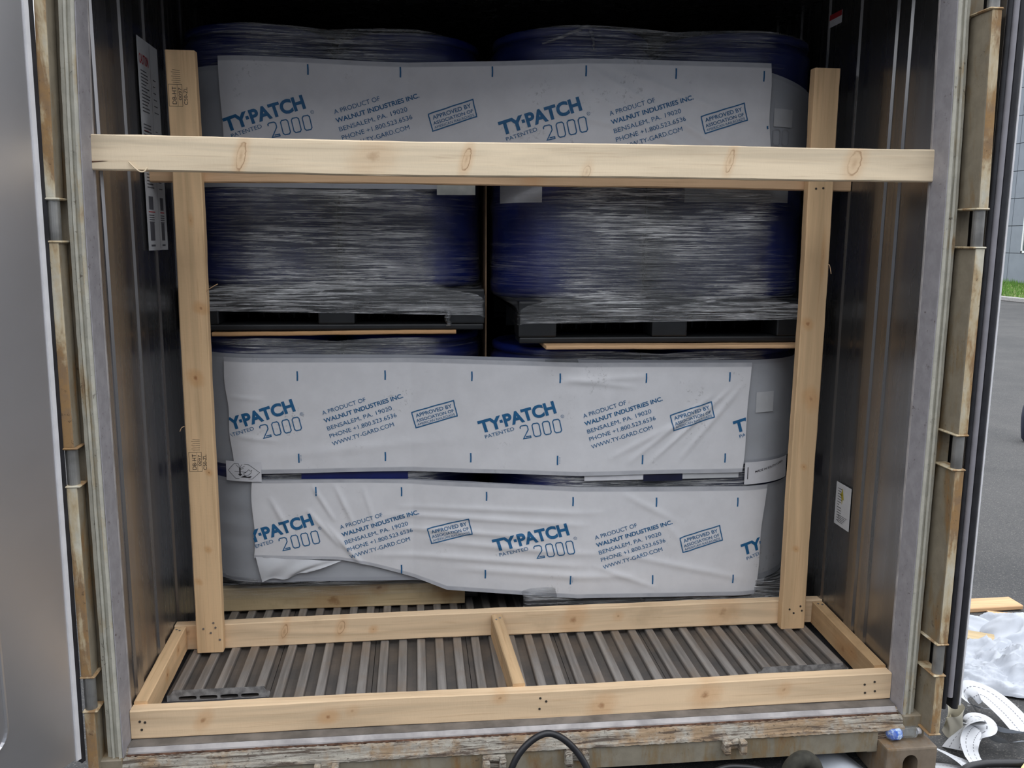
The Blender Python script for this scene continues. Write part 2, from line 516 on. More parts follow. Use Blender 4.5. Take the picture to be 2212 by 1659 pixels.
def plank_mesh(y0, y1):
    bm = bmesh.new()
    # top profile
    prof = []
    tilt = .0
    for i in range(5):
        cx = i * P
        if i == 0: prof.append((cx - .030, .0))
        if i == 0: prof.append((cx - .030, .020))
        prof += [(cx - .017, .0225), (cx - .0135, .035), (cx - .011, .037), (cx + .011, .037), (cx + .0135, .035), (cx + .017, .0225)]
        if i < 4: prof.append((cx + P / 2, .0205))
        else: prof += [(cx + .0305, .020), (cx + .0305, .0)]
    def topz(x):
        for (a, b) in zip(prof, prof[1:]):
            if b[0] > a[0] and a[0] <= x <= b[0]:
                return a[1] + (b[1] - a[1]) * (x - a[0]) / (b[0] - a[0])
        return .02
    ny = 6
    extrude_profile(bm, [(p[0], p[1]) for p in prof], y0, y1, axis='y', nseg=1)
    # front face with four chamber mouths
    K = 20
    for i in range(4):
        xa, xb = i * P, (i + 1) * P
        hx0, hx1, hz0, hz1 = xa + .0045, xb - .0045, .0035, .0155
        hole, outer, back = [], [], []
        for k in range(K):
            a = 2 * math.pi * (k + .5) / K
            ca, sa = math.cos(a), math.sin(a)
            e = .45
            hx = (hx0 + hx1) / 2 + (hx1 - hx0) / 2 * (abs(ca) ** e) * (1 if ca > 0 else -1)
            hz = (hz0 + hz1) / 2 + (hz1 - hz0) / 2 * (abs(sa) ** e) * (1 if sa > 0 else -1)
            ox = min(max((xa + xb) / 2 + (xb - xa) * .8 * (abs(ca) ** e) * (1 if ca > 0 else -1), xa), xb)
            oz = topz(ox) if sa > 0 else 0.0
            if abs(ca) > .985: oz = .01
            hole.append(bm.verts.new((hx, y0, hz)))
            outer.append(bm.verts.new((ox, y0, oz)))
            back.append(bm.verts.new((hx, y0 + .25, hz)))
        for k in range(K):
            j = (k + 1) % K
            bm.faces.new((hole[k], hole[j], outer[j], outer[k]))
            bm.faces.new((hole[k], hole[j], back[j], back[k]))
        bm.faces.new(back)
    for (xa, xb) in ((-.030, 0), (4 * P, 4 * P + .0305)):
        xs = [xa + (xb - xa) * t / 6 for t in range(7)]
        lo = [bm.verts.new((x, y0, 0)) for x in xs]
        hi = [bm.verts.new((x, y0, max(topz(x), .005))) for x in xs]
        for t in range(6):
            bm.faces.new((lo[t], lo[t + 1], hi[t + 1], hi[t]))
    bm.normal_update()
    for f in bm.faces:
        if abs(f.normal.y) > .9 and abs(f.calc_center_median().y - y0) < .01: f.material_index = 1
    me = mesh_from(bm, 'floor_plank')
    me.materials.append(M_alu); me.materials.append(M_aluend)
    return me


pm = plank_mesh(.05, DEPTH)
pl = plank_mesh(.205, DEPTH)
pr = plank_mesh(.172, DEPTH)
for k in range(7):
    me = pl if k == 0 else (pr if k == 6 else pm)
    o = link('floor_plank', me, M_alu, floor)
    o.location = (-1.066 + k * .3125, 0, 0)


def wall(side, mat, y_ribs):
    s = -1 if side == 'left' else 1
    # profile in (x, y), run in z.  Ribs stand 7 mm proud of the liner
    pts = [(s * W, .022)]
    for y in y_ribs:
        pts += [(s * (W + .001), y - .033), (s * (W - .005), y - .026), (s * (W - .005), y + .026), (s * (W + .001), y + .033)]
    pts += [(s * W, DEPTH), (s * (W + .08), DEPTH), (s * (W + .08), .022)]
    bm = bmesh.new()
    extrude_profile(bm, pts, -.1, HT, axis='z', closed=True)
    return obj('wall_' + side, bm, mat, kind='structure')


wl = wall('left', M_liner, [.10 + .228 * k for k in range(25)][:25])
wr_ = wall('right', M_liner2, [.205] + [.285 + .228 * k for k in range(24)])
bm = bmesh.new(); box(bm, -W - .08, W + .08, DEPTH, DEPTH + .1, -.1, HT + .1)
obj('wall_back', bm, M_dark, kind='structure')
bm = bmesh.new(); box(bm, -W - .08, W + .08, -.03, DEPTH, HT, HT + .09)
ceil = obj('ceiling', bm, M_liner, kind='structure')

# ------------------------------------------------------------------ door frame
def bend(bm, s):
    """the frame leans in slightly towards the top"""
    for v in bm.verts:
        if v.co.z > 1.2:
            v.co.x -= s * .016 * min(((v.co.z - 1.2) / .8) ** 2, 1 + (v.co.z - 2.0))


def jamb(s, name):
    def part(bm, nm, mt, par, **k):
        bend(bm, s)
        return obj(nm, bm, mt, par, **k)
    bm = bmesh.new()
    prof = [(.003, .021), (.003, -.066), (.011, -.071), (.012, -.062), (.022, -.060), (.023, -.066), (.029, -.067), (.0305, -.058), (.0325, -.058), (.034, -.060), (.044, -.056),
            (.046, -.048), (.0470, -.040), (.0470, .021)]
    extrude_profile(bm, [(s * (W + a), b) for a, b in prof], -.075, HT + .06, 'z', closed=True, nseg=60, jitter=.0006)
    j = part(bm, name, M_jamb, None, kind='structure')
    bm = bmesh.new()
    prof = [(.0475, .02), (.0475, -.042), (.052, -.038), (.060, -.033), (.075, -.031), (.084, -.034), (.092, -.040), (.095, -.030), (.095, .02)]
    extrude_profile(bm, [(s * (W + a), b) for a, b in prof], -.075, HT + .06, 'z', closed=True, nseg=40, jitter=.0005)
    part(bm, 'frame_recess', M_recess, j, label='brown-stained recess behind the hinge bars, with painted-in shade')
    bm = bmesh.new()
    extrude_profile(bm, [(s * (W + a), b) for a, b in [(.0, .021), (.0, -.066), (.0015, -.068), (.0028, -.066), (.0028, .021)]], -.012, HT + .06, 'z', closed=True, nseg=24)
    part(bm, 'pale_strip', M_pale, j, label='pale grey inner strip of the door frame')
    bm = bmesh.new()
    extrude_profile(bm, [(s * (W + a), b) for a, b in [(-.0012, .021), (-.0012, .014), (.0, .012), (.0, .021)]], -.004, HT + .06, 'z', closed=True, nseg=12)
    part(bm, 'edge_bead', M_lip, j)
    yf = -.090 if s < 0 else -.130
    spans = [(-.045, .143), (.242, .772), (.873, 1.398), (1.502, 2.016 if s > 0 else 2.12)]
    for a, b in spans:
        bm = bmesh.new()
        x0, x1 = sorted((s * (W + .058), s * (W + .087)))
        box(bm, x0, x1, yf, -.036, a, b, .005, 2)
        for e in [e for e in bm.edges if abs(e.verts[0].co.z - e.verts[1].co.z) > .1][:0]: pass
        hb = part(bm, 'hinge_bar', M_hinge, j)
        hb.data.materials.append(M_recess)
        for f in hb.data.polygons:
            if abs(f.normal.x) > .8: f.material_index = 1  # bar sides get the darker paint: their shade is put into the colour
        for e, sg in ((a, -1), (b, 1)):
            bm = bmesh.new()
            x0, x1 = sorted((s * (W + .050), s * (W + .090)))
            box(bm, x0, x1, yf - .003, -.036, e - .003, e + .003, .0025, 1)
            part(bm, 'hinge_lip', M_hinge, j)
    for a, b in ((.143, .242), (.772, .873), (1.398, 1.502)) + (((2.016, 2.12),) if s > 0 else ()):
        bm = bmesh.new()
        lathe(bm, [(.0155, a - .001), (.0155, b + .001)], s * (W + .072), yf + .018, 20)
        part(bm, 'hinge_pin', M_pin, j, smooth=False)
    return j


jl = jamb(-1, 'trim_1')
jr = jamb(1, 'trim_2')

# sill and rear beam
bm = bmesh.new()
prof = [(.06, -.006), (.04, -.0035), (-.034, -.0035), (-.036, -.0035), (-.046, -.0115), (-.048, -.019), (-.053, -.019), (-.058, -.0155), (-.066, -.0165), (-.068, -.021), (-.071, -.021),
        (-.077, -.041), (-.080, -.0415), (-.086, -.0425), (-.088, -.050), (-.080, -.053), (-.080, -.118), (-.070, -.122), (.06, -.122)]
extrude_profile(bm, prof, -1.142, 1.142, 'x', closed=True, nseg=300, jitter=.0014)
sill = obj('trim_3', bm, M_sill, kind='structure')
bm = bmesh.new(); box(bm, -W, W, -.0355, -.0345, -.0007, .0002)
bm.free()
bm = bmesh.new()
extrude_profile(bm, [(-.0365, -.0005), (-.0465, -.0105), (-.0475, -.0145), (-.036, -.004)], -1.135, 1.135, 'x', closed=True, nseg=60, jitter=.0004)
obj('sill_lip', bm, M_lip, sill, label='pale bare metal lip along the sill')
bm = bmesh.new(); box(bm, -1.137, 1.137, -.0362, .03, -.003, .0006); obj('sill_tread', bm, M_tread, sill)
bm = bmesh.new(); extrude_profile(bm, [(-.0470, -.0145), (-.0480, -.0190), (-.0530, -.0185), (-.0560, -.0160), (-.052, -.021)], -1.138, 1.138, 'x', closed=True, nseg=200, jitter=.0012); obj('rust_seam', bm, M_rust, sill)
for s_ in (-1, 1):
    bm = bmesh.new(); box(bm, min(s_ * 1.142, s_ * 1.215), max(s_ * 1.142, s_ * 1.215), -.076, .02, -.122, -.012, .003); obj('sill_end', bm, M_recess, sill)
bm = bmesh.new()
box(bm, -1.075, 1.06, -.0815, -.079, -.119, -.0535)
obj('beam_face', bm, M_beam, sill, label='grimy tan face of the rear beam')
# locking-bar keepers
for i, (kx, kz) in enumerate(((-.586, -.066), (-.112, -.074), (.128, -.068), (.602, -.062))):
    bm = bmesh.new()
    box(bm, kx - .033, kx + .033, -.089, -.081, kz - .020, kz + .020, .003)
    for sx_ in (-1, 1):
        box(bm, kx + sx_ * .024 - .010, kx + sx_ * .024 + .010, -.116, -.083, kz - .022, kz + .016, .005, 2)
    box(bm, kx - .017, kx + .017, -.098, -.083, kz + .002, kz + .014, .003)
    for v in bm.verts: v.co += Vector((random.uniform(-.002, .002), random.uniform(-.002, .002), random.uniform(-.003, .003)))
    obj('lock_keeper', bm, M_sill, sill)
# corner castings
for s in (-1, 1):
    bm = bmesh.new()
    x0, x1 = (1.062, 1.222) if s > 0 else (-1.222, -1.062)
    box(bm, x0, x1, -.135, .04, -.208, -.082, .006, 2)
    c_ = obj('corner_casting', bm, M_cast, sill)
    # oval hole through the front: dark recess
    bm = bmesh.new()
    cx, cz = (x0 + x1) / 2 - .004 * s, -.148
    K = 28
    ring = []
    for k in range(K):
        a = 2 * math.pi * k / K
        ring.append((cx + .024 * math.cos(a), cz + .016 * (1 if math.sin(a) > 0 else -1) + .028 * math.sin(a)))
    cut = bm
    front = [bm.verts.new((x, -.15, z)) for x, z in ring]
    back = [bm.verts.new((x, -.02, z)) for x, z in ring]
    for k in range(K):
        bm.faces.new((front[k], front[(k + 1) % K], back[(k + 1) % K], back[k]))
    bm.faces.new(front); bm.faces.new(back)
    cutter = obj('cut', bm, M_cast)
    md = c_.modifiers.new('hole', 'BOOLEAN'); md.object = cutter; md.operation = 'DIFFERENCE'; md.solver = 'EXACT'
    bpy.context.view_layer.update()
    me = bpy.data.meshes.new_from_object(c_.evaluated_get(bpy.context.evaluated_depsgraph_get()))
    c_.modifiers.clear(); c_.data = me
    bpy.data.objects.remove(cutter)
    # lower corner post and under frame
    bm = bmesh.new()
    x0, x1 = (1.03, 1.19) if s > 0 else (-1.19, -1.03)
    box(bm, x0, x1, -.079, .05, -.125, -.0535, .002)
    obj('post_foot', bm, M_beam, sill)
# header above the doorway
bm = bmesh.new(); box(bm, -1.22, 1.22, -.08, .02, HT, HT + .11, .004)
obj('trim_4', bm, M_jamb, kind='structure')
bm = bmesh.new()
for k in range(13):
    box(bm, -1.1, 1.1, .35 + .45 * k, .40 + .45 * k, -.2, -.101)
box(bm, -1.2, -1.1, .05, DEPTH, -.2, -.101); box(bm, 1.1, 1.2, .05, DEPTH, -.2, -.101)
obj('trim_5', bm, M_beam, kind='structure')

# ------------------------------------------------------------------ doors
# unseen wall added behind the viewer to block the low sky
bm = bmesh.new(); box(bm, -34, 30, -13.4, -13, -.215, 8.5)
obj('wall_sky_blocker', bm, M_clad, kind='structure')
# right door folded back along the side: its hinge edge faces us
M_strip = plain('grey_plastic_strip', (.26, .25, .27), .45, var=.08)
dr = empty('door_2', (1.245, -.11, .035), kind='structure')
bm = bmesh.new(); box(bm, 1.262, 1.2963, -.078, 1.06, .035, HT, .002)
obj('door_panel', bm, M_doorliner, dr)
bm = bmesh.new(); box(bm, 1.243, 1.262, -.10, 1.05, .05, HT - .02, .002); obj('outer_skin', bm, M_liner, dr)
for (a, b, yy, mt, nm) in ((1.2435, 1.258, -.108, M_rubber, 'door_gasket'), (1.2585, 1.2745, -.112, M_strip, 'edge_strip'), (1.275, 1.296, -.112, M_rubber, 'door_gasket')):
    bm = bmesh.new()
    rr = (b - a) / 2
    pf = [((a + b) / 2 + rr * math.cos(R(180 + 18 * t)), yy + .9 * rr * math.sin(R(180 + 18 * t)) + rr) for t in range(11)]
    pf += [(b, yy + .05), (a, yy + .05)]
    extrude_profile(bm, pf, .022 if nm == 'door_gasket' else .06, HT, 'z', closed=True)
    obj(nm, bm, mt, dr)
bm = bmesh.new(); box(bm, 1.2965, 1.302, -.108, .9, .032, HT, .0008); obj('edge_trim', bm, M_whitetrim, dr, label='thin white outer trim of the door edge')
# left door swung part way: inner skin seen
HL = Vector((-1.2370, -.094, .02))
ANG = R(28)
dl = empty('door_1', HL, (0, 0, 0), kind='structure')
dd = Vector((-math.sin(ANG), -math.cos(ANG), 0))          # along the door, away from the hinge
nn = Vector((-math.cos(ANG), math.sin(ANG), 0))            # door thickness, away from the viewer


def door_part(bm_pts, z0, z1, mt, nm, **k):
    bm = bmesh.new()
    pf = [(HL + dd * a + nn * b) for a, b in bm_pts]
    extrude_profile(bm, [(p.x, p.y) for p in pf], z0, z1, 'z', closed=True)
    bend(bm, -1)
    return obj(nm, bm, mt, dl, **k)


door_part([(0, .0), (.0, .05), (1.15, .05), (1.15, .0)], .02, HT, M_doorliner, 'door_panel')
door_part([(.006, -.003), (-.008, -.002), (-.016, .008), (-.022, .045), (.0, .05), (.004, .006)], .0, HT, M_rubber, 'door_gasket')
door_part([(.007, -.004), (.006, .0), (.006, .006), (.020, .006), (.020, 0), (.019, -.004)], .015, HT, M_whitetrim, 'edge_trim')
# pressed drain channel: a raised U near the bottom of the liner
bm = bmesh.new()
for (a0, a1, zb) in ((.20, .226, .03), (.28, .306, .03)):
    pass
path = [(.21, 1.15), (.21, .20)] + [(.25 - .04 * math.cos(R(t)), .20 - .05 * math.sin(R(t))) for t in range(15, 180, 15)] + [(.29, .20), (.29, 1.15)]
pp = [HL + dd * a + Vector((0, 0, z)) - nn * .001 for a, z in path]
tube(bm, pp, .006, 8)
obj('pressed_groove', bm, M_doorliner, dl)

# ------------------------------------------------------------------ timber bracing
def board_bm(L, T, H, seed, wane=0.0):
    """board along +x from 0..L, thickness y 0..T, height z 0..H, slightly rough edges"""
    bm = bmesh.new()
    nx = max(6, int(L / .03))
    e = .003
    sect = [(0, e), (e, 0), (T - e, 0), (T, e), (T, H - e), (T - e, H), (e, H), (0, H - e)]
    rows = []
    for i in range(nx + 1):
        x = L * i / nx
        bow = .002 * math.sin(x * 2.1 + seed) + .0012 * math.sin(x * 5.3 + seed * 2)
        row = []
        for k, (y, z) in enumerate(sect):
            nz = mnoise.noise(Vector((x * 9, k * 3.1 + seed, seed)))
            nz2 = mnoise.noise(Vector((x * 28, k * 1.7 + seed, 4)))
            row.append(bm.verts.new((x, y + nz * .0008, z + bow + nz * .0012 + nz2 * .0008 + (wane * nz if k > 4 else 0))))
        rows.append(row)
    for i in range(nx):
        for k in range(8):
            bm.faces.new((rows[i][k], rows[i][(k + 1) % 8], rows[i + 1][(k + 1) % 8], rows[i + 1][k]))
    bm.faces.new(rows[0][::-1]); bm.faces.new(rows[-1])
    return bm


PALE = (.78, .575, .365)
TAN = (.74, .505, .285)
frame = empty('timber_bracing_frame', (0, .24, .0), label='nailed pale timber bracing frame wedged in the doorway in front of the load', cat='bracing frame')


def place(o, loc, rot=(0, 0, 0)):
    o.location = Vector(loc) - (o.parent.location if o.parent else Vector((0, 0, 0)))
    o.rotation_euler = rot
    return o


def board(name, L, T, H, loc, mat, rot=(0, 0, 0), parent=frame, seed=1, **k):
    o = link(name, mesh_from(board_bm(L, T, H, seed), name), mat, parent, **k)
    return place(o, loc, rot)


def nails(parent, pts, axis='y', mat=M_nail, r=.0036):
    """pts in the parent's local frame, on its face"""
    for p in pts:
        bm = bmesh.new()
        bmesh.ops.create_cone(bm, cap_ends=True, segments=10, radius1=r, radius2=r, depth=.002)
        if axis == 'y': bmesh.ops.rotate(bm, cent=(0, 0, 0), matrix=Matrix.Rotation(R(90), 3, 'X'), verts=bm.verts)
        o = link('nail_head', mesh_from(bm, 'nail_head'), mat, parent)
        o.location = p


BH = .0877
m1 = wood('front_plank_pine', PALE, [(.08 + .12, .05, .012, .016, .5), (.55, .04, .016, .012, .7), (.62, .055, .01, .01, .3), (1.05, .07, .012, .01, .5), (1.36, .03, .020, .020, .5), (1.68, .045, .022, .022, .55), (1.93, .05, .012, .012, .4)], .2, seed=1.3)
b1 = board('front_board', 2 * W - .003, .038, BH, (-W + .0015, 0, .001), m1, seed=2)
nails(b1, [(.026, -.0005, .055), (.040, -.0005, .052), (.030, -.0005, .030), (1.172, -.0005, .064), (1.19, -.0005, .053), (1.17, -.0005, .030), (2.19, -.0005, .054), (2.222, -.0005, .061), (2.193, -.0005, .026), (2.225, -.0005, .030)])
m2 = wood('rear_plank_pine', PALE, [(.36, .05, .010, .028, .8), (.55, .055, .012, .025, .7), (.66, .045, .008, .008, .8), (1.36, .05, .022, .03, .5), (1.52, .055, .010, .01, .4), (1.9, .05, .03, .03, .4), (.04, .06, .02, .02, .4)], .5, seed=3.7)
b2 = board('rear_board', 2 * W - .003, .038, BH, (-W + .0015, .477, .0385), m2, seed=5)
m3 = wood('side_plank_pine', TAN, [(.2, .05, .01, .01, .6), (.33, .06, .01, .01, .5)], .4, seed=6.1)
# side boards run in depth
b3 = board('side_board', .437, .038, .086, (-W + .041, .039, .012), m3, (0, 0, R(90)), seed=7)
m3b = wood('side_plank_pine_dark', (.50, .33, .175), [(.14, .055, .02, .012, .5), (.2, .03, .03, .02, .4)], .7, seed=8.1)
b3.rotation_euler = (R(0), R(-3.2), R(90))
b4 = board('side_board', .437, .038, .086, (W - .003, .039, .012), m3b, (0, R(-3.2), R(90)), seed=8, label='darker stained side board')
m5 = wood('spacer_pine', (.60, .41, .23), [(.2, .04, .01, .01, .4)], .5, seed=9.3)
b5 = board('spacer_board', .437, .038, .086, (-.008, .039, .012), m5, (0, R(-3.2), R(93.5)), seed=9, label='short middle spacer board on edge')
for b_, pts in ((b5, [(.41, .012, .0868), (.40, .026, .0868)]), (b4, [(.41, .014, .0868), (.418, .026, .0868)]), (b3, [(.41, .014, .0868), (.418, .026, .0868), (.02, .02, .0868)])):
    nails(b_, pts, axis='z', mat=M_nailb)
# posts: built along x, then stood upright (local x -> up)
mp1 = wood('left_post_pine', TAN, [(.36, .035, .006, .006, .6), (.62, .02, .006, .006, .6), (.93, .045, .013, .013, .7), (1.15, .018, .01, .012, .6), (1.42, .035, .01, .004, .4), (.25, .07, .006, .006, .6)], .2, seed=11)
mp2 = wood('right_post_pine', TAN, [(.3, .05, .006, .006, .6), (.6, .04, .006, .006, .5), (.84, .03, .02, .015, .5), (1.1, .06, .01, .01, .5), (1.33, .02, .04, .004, .4)], .25, seed=12)


def post(x0, mat, seed, z0, z1, wdt):
    bm = board_bm(z1 - z0, .038, wdt, seed)
    # stand it: (x,y,z) -> (z_local across)
    o = link('post', mesh_from(bm, 'post'), mat, frame)
    # local x up, local y depth, local z = -X world
    rot = Matrix(((0, 0, -1), (0, 1, 0), (1, 0, 0))).to_4x4()
    o.rotation_euler = rot.to_euler()
    o.location = Vector((x0 + wdt, .4385, z0)) - frame.location
    return o


p1 = post(-1.058, mp1, 14, .042, 1.962, .086)
p2 = post(.972, mp2, 15, .036, 1.966, .086)
nails(p1, [(.085, -.0005, .063), (.105, -.0005, .030), (.088, -.0005, .024), (.070, -.0005, .040), (.045, -.0005, .012)], mat=M_nailb)
nails(p2, [(.075, -.0005, .060), (.060, -.0005, .044), (.085, -.0005, .020), (.068, -.0005, .014), (1.548, -.0005, .060), (1.55, -.0005, .035)])
m6 = wood('top_beam_pine', (.80, .655, .46), [(.372, .04, .012, .036, .8), (.955, .042, .011, .03, .85), (.71, .045, .03, .03, .3), (1.28, .015, .01, .02, .5), (1.68, .05, .010, .03, .7), (2.04, .05, .02, .035, .75)], .15, seed=15)
b6 = board('cross_beam', 2 * W - .002, .038, .0885, (-W + .001, 0, 1.579), m6, seed=16, label='topmost pale cross beam nearest the viewer')
bm = bmesh.new()
bm.faces.new([bm.verts.new(v) for v in ((-W + .002, -.0008, 1.597), (-W + .030, -.0008, 1.600), (-W + .046, -.0008, 1.6015), (-W + .030, -.0008, 1.602), (-W + .002, -.0008, 1.601))])
obj('end_crack', bm, M_rust, frame, label='reddish split at the left end of the cross beam')
m7 = wood('upper_rear_pine', (.68, .45, .265), [(1.2, .04, .02, .02, .4)], .2, seed=17)
b7 = board('rear_beam', 2 * W - .003, .038, .0885, (-W + .0015, .477, 1.582), m7, seed=18, label='reddish upper board behind the posts')
# splinters
for pts in ([(-.971, .44, 1.245), (-.962, .436, 1.252), (-.946, .432, 1.262), (-.934, .431, 1.268)], [(1.058, .44, 1.336), (1.063, .438, 1.332), (1.069, .436, 1.305)], [(-1.060, .44, .815), (-1.068, .437, .812), (-1.074, .436, .80)]):
    bm = bmesh.new(); tube(bm, catmull(pts, 4), .0013, 5)
    obj('splinter', bm, m7, frame, kind='stuff')
bm = bmesh.new(); tube(bm, catmull([(-1.045, -.004, 1.60), (-1.03, -.006, 1.585), (-1.018, -.006, 1.576), (-1.008, -.004, 1.577), (-1.002, -.001, 1.586)], 5), .0018, 5)
obj('splinter', bm, m6, frame)

# loose board lying on edge behind the frame, and the two plywood slips
mb = wood('loose_board_pine', (.56, .43, .25), [(.66, .075, .02, .014, .9), (.93, .06, .03, .02, .7), (.5, .03, .05, .03, .5)], 1.0, seed=21)
lb = board('loose_board', .985, .038, .0885, (-1.132, .772, .0385), mb, parent=None, seed=22, label='stained loose board on edge on the ribbed floor below the lower left load', cat='board')
mply = wood('plywood_slip', (.62, .36, .17), [], .2, seed=23)
board('plywood_strip', .84, .30, .013, (-1.02, .700, 1.078), mply, parent=None, seed=24, label='thin plywood strip under the black pallet of the left stack', cat='plywood')
mply2 = wood('plywood_slip_light', (.66, .42, .23), [], .3, seed=25)
o = board('plywood_strip', .965, .30, .013, (.118, .530, 1.040), mply2, (0, 0, 0), parent=None, seed=26, label='longer plywood strip under the black pallet of the right stack', cat='plywood')

# ------------------------------------------------------------------ drums, pallets and film
LX = (-.866, -.336); LR = .263; LY = .98
RX = (.243, .838); RR = .288; RY = .882
YL, YR = LY - LR - .003, RY - RR - .003     # front of the film on each load


def drum(cx, cy, r, z0, h, label, grp):
    e = empty('plastic_drum', (cx, cy, z0), label=label, cat='drum', group=grp)
    bm = bmesh.new()
    prof = [(r - .05, 0), (r - .015, .004), (r - .004, .02), (r - .001, .05), (r - .006, .07), (r - .006, h * .33), (r - .001, h * .36), (r - .006, h * .39),
            (r - .006, h * .64), (r - .001, h * .67), (r - .006, h * .70), (r - .006, h - .10), (r - .002, h - .075), (r - .002, h - .055), (r - .014, h - .045), (r - .022, h - .03), (r - .045, h - .012), (r - .07, h - .012)]
    lathe(bm, prof, cx, cy, 48, z0)
    obj('drum_body', bm, M_blue, e, smooth=True)
    bm = bmesh.new()
    pf = [(r - .026, h - .03), (r - .010, h - .028), (r - .008, h - .018), (r - .010, h - .006), (r - .022, h), (r - .034, h - .004), (r - .034, h - .02)]
    lathe(bm, pf, cx, cy, 48, z0)
    obj('rim', bm, M_blue, e, smooth=True)
    bm = bmesh.new()
    lathe(bm, [(.034, h - .013), (.034, h + .004), (.028, h + .006)], cx + r * .5, cy, 16, z0)
    obj('bung', bm, M_blackplastic, e)
    return e


def pallet(x0, x1, y0, y1, z0, h, label, grp=None):
    e = empty('plastic_pallet', ((x0 + x1) / 2, (y0 + y1) / 2, z0), label=label, cat='pallet', group=grp)
    zt = z0 + h
    bm = bmesh.new(); box(bm, x0, x1, y0, y1, zt - .045, zt, .008, 2); obj('deck', bm, M_blackplastic, e)
    L = x1 - x0
    for fy in (0, 1):
        ya, yb = (y0, y0 + .13) if fy == 0 else (y1 - .13, y1)
        for a, b in ((0, .125), (.445, .565), (.875, 1)):
            bm = bmesh.new(); box(bm, x0 + a * L, x0 + b * L, ya, yb, z0 + .022, zt - .046, .006, 2); obj('foot', bm, M_blackplastic, e)
    for ya, yb in ((y0, y0 + .13), (y1 - .13, y1)):
        bm = bmesh.new(); box(bm, x0 + .003, x1 - .003, ya + .002, yb, z0, z0 + .0215, .006, 2); obj('runner', bm, M_blackplastic, e)
    # ribbed grating seen inside the fork pockets
    bm = bmesh.new()
    for k in range(14):
        xx = x0 + L * (.15 + .72 * k / 13)
        box(bm, xx - .003, xx + .003, y0 + .40, y0 + .60, z0 + .01, zt - .05)
    box(bm, x0 + .02, x1 - .02, y0 + .60, y0 + .605, z0 + .005, zt - .05)
    obj('ribs', bm, M_blackplastic, e, kind='stuff')
    return e


def rrect(x0, x1, y0, y1, r, n=12):
    """rounded rectangle loop, fixed point count: 4 corners * (n+1) + straight subdivisions"""
    pts = []
    ns = 26
    cs = [(x0 + r, y0 + r, 180), (x1 - r, y0 + r, 270), (x1 - r, y1 - r, 0), (x0 + r, y1 - r, 90)]
    for c in range(4):
        cx, cy, a0 = cs[c]
        for k in range(n + 1):
            a = R(a0 + 90 * k / n)
            pts.append((cx + r * math.cos(a), cy + r * math.sin(a)))
        nx_, ny_, na = cs[(c + 1) % 4]
        p, q = pts[-1], (nx_ + r * math.cos(R(na)), ny_ + r * math.sin(R(na)))
        for k in range(1, ns):
            t = k / ns
            pts.append((p[0] + (q[0] - p[0]) * t, p[1] + (q[1] - p[1]) * t))
    return pts


def film(name, cxs, cy, r, zbot, zdrum, ztop, pal, label, seed, slant=0.0, topbump=.02, bot_follow=True, tilt=0.0):
    x0, x1 = cxs[0] - r - .003, cxs[1] + r + .003
    y0, y1 = cy - r - .003, cy + r + 2 * r + .01
    A = rrect(x0, x1, y0, y1, r + .003)
    Bp = rrect(pal[0] - .003, pal[1] + .003, pal[2] - .004, pal[3], .02)
    nz = 60
    bm = bmesh.new()
    lay = bm.verts.layers.float.new('crumple')
    rows = []
    N = len(A)
    for k in range(nz + 1):
        t = k / nz
        row = []
        for i in range(N):
            ax, ay = A[i]; bx, by = Bp[i]
            zb = zbot + slant * (ax - x0)
            # top edge rises over the drum fronts and dips between and at the sides
            d = min(abs(ax - cxs[0]), abs(ax - cxs[1])) / r
            ztp = ztop - (topbump if not cxs[0] < ax < cxs[1] else .012) * min(d, 1) ** 2 + tilt * (ax - x0)
            z = zb + (ztp - zb) * t
            s = min(max((z - (zdrum - .03)) / .05, 0), 1)
            s = s * s * (3 - 2 * s)
            x, y = bx + (ax - bx) * s, by + (ay - by) * s
            front = ay < cy - r * .55
            mid = 1 if cxs[0] < ax < cxs[1] else 0
            cr_ = 0
            if ay < cy:
                dl_, dr_ = max(cxs[0] + .06 - ax, 0), max(ax - cxs[1] - .03, 0)
                cr_ = math.exp(-(dl_ / .17) ** 2 - (dr_ / .055) ** 2)
                cr_ = max(cr_, .14)
                pa = 1 - s
                cr_ = cr_ * (1 - pa) + pa * (.55 + .35 * min(1, abs(ax - x0) / .5)) * (.12 if seed == 3 else 1)
            sag = .006 * math.sin(math.pi * (ax - cxs[0]) / (cxs[1] - cxs[0])) * s if mid and front else 0
            w_ = .0015 * mnoise.noise(Vector((x * 6 + seed, z * 60, seed)))
            if s > .98: w_ *= .6
            v = bm.verts.new((x, y + sag + (w_ if front else 0), z))
            cr_ *= .95 + .3 * mnoise.noise(Vector((x * 4, z * 9, seed + 3)))
            if z > 1.9: cr_ *= 1 - .45 * min(1, (z - 1.9) / .08)
            v[lay] = max(0, min(1, cr_))
            row.append(v)
        rows.append(row)
    for k in range(nz):
        for i in range(N):
            j = (i + 1) % N
            bm.faces.new((rows[k][i], rows[k][j], rows[k + 1][j], rows[k + 1][i]))
    o = obj(name, bm, M_film, smooth=True, label=label, cat='plastic film')
    return o


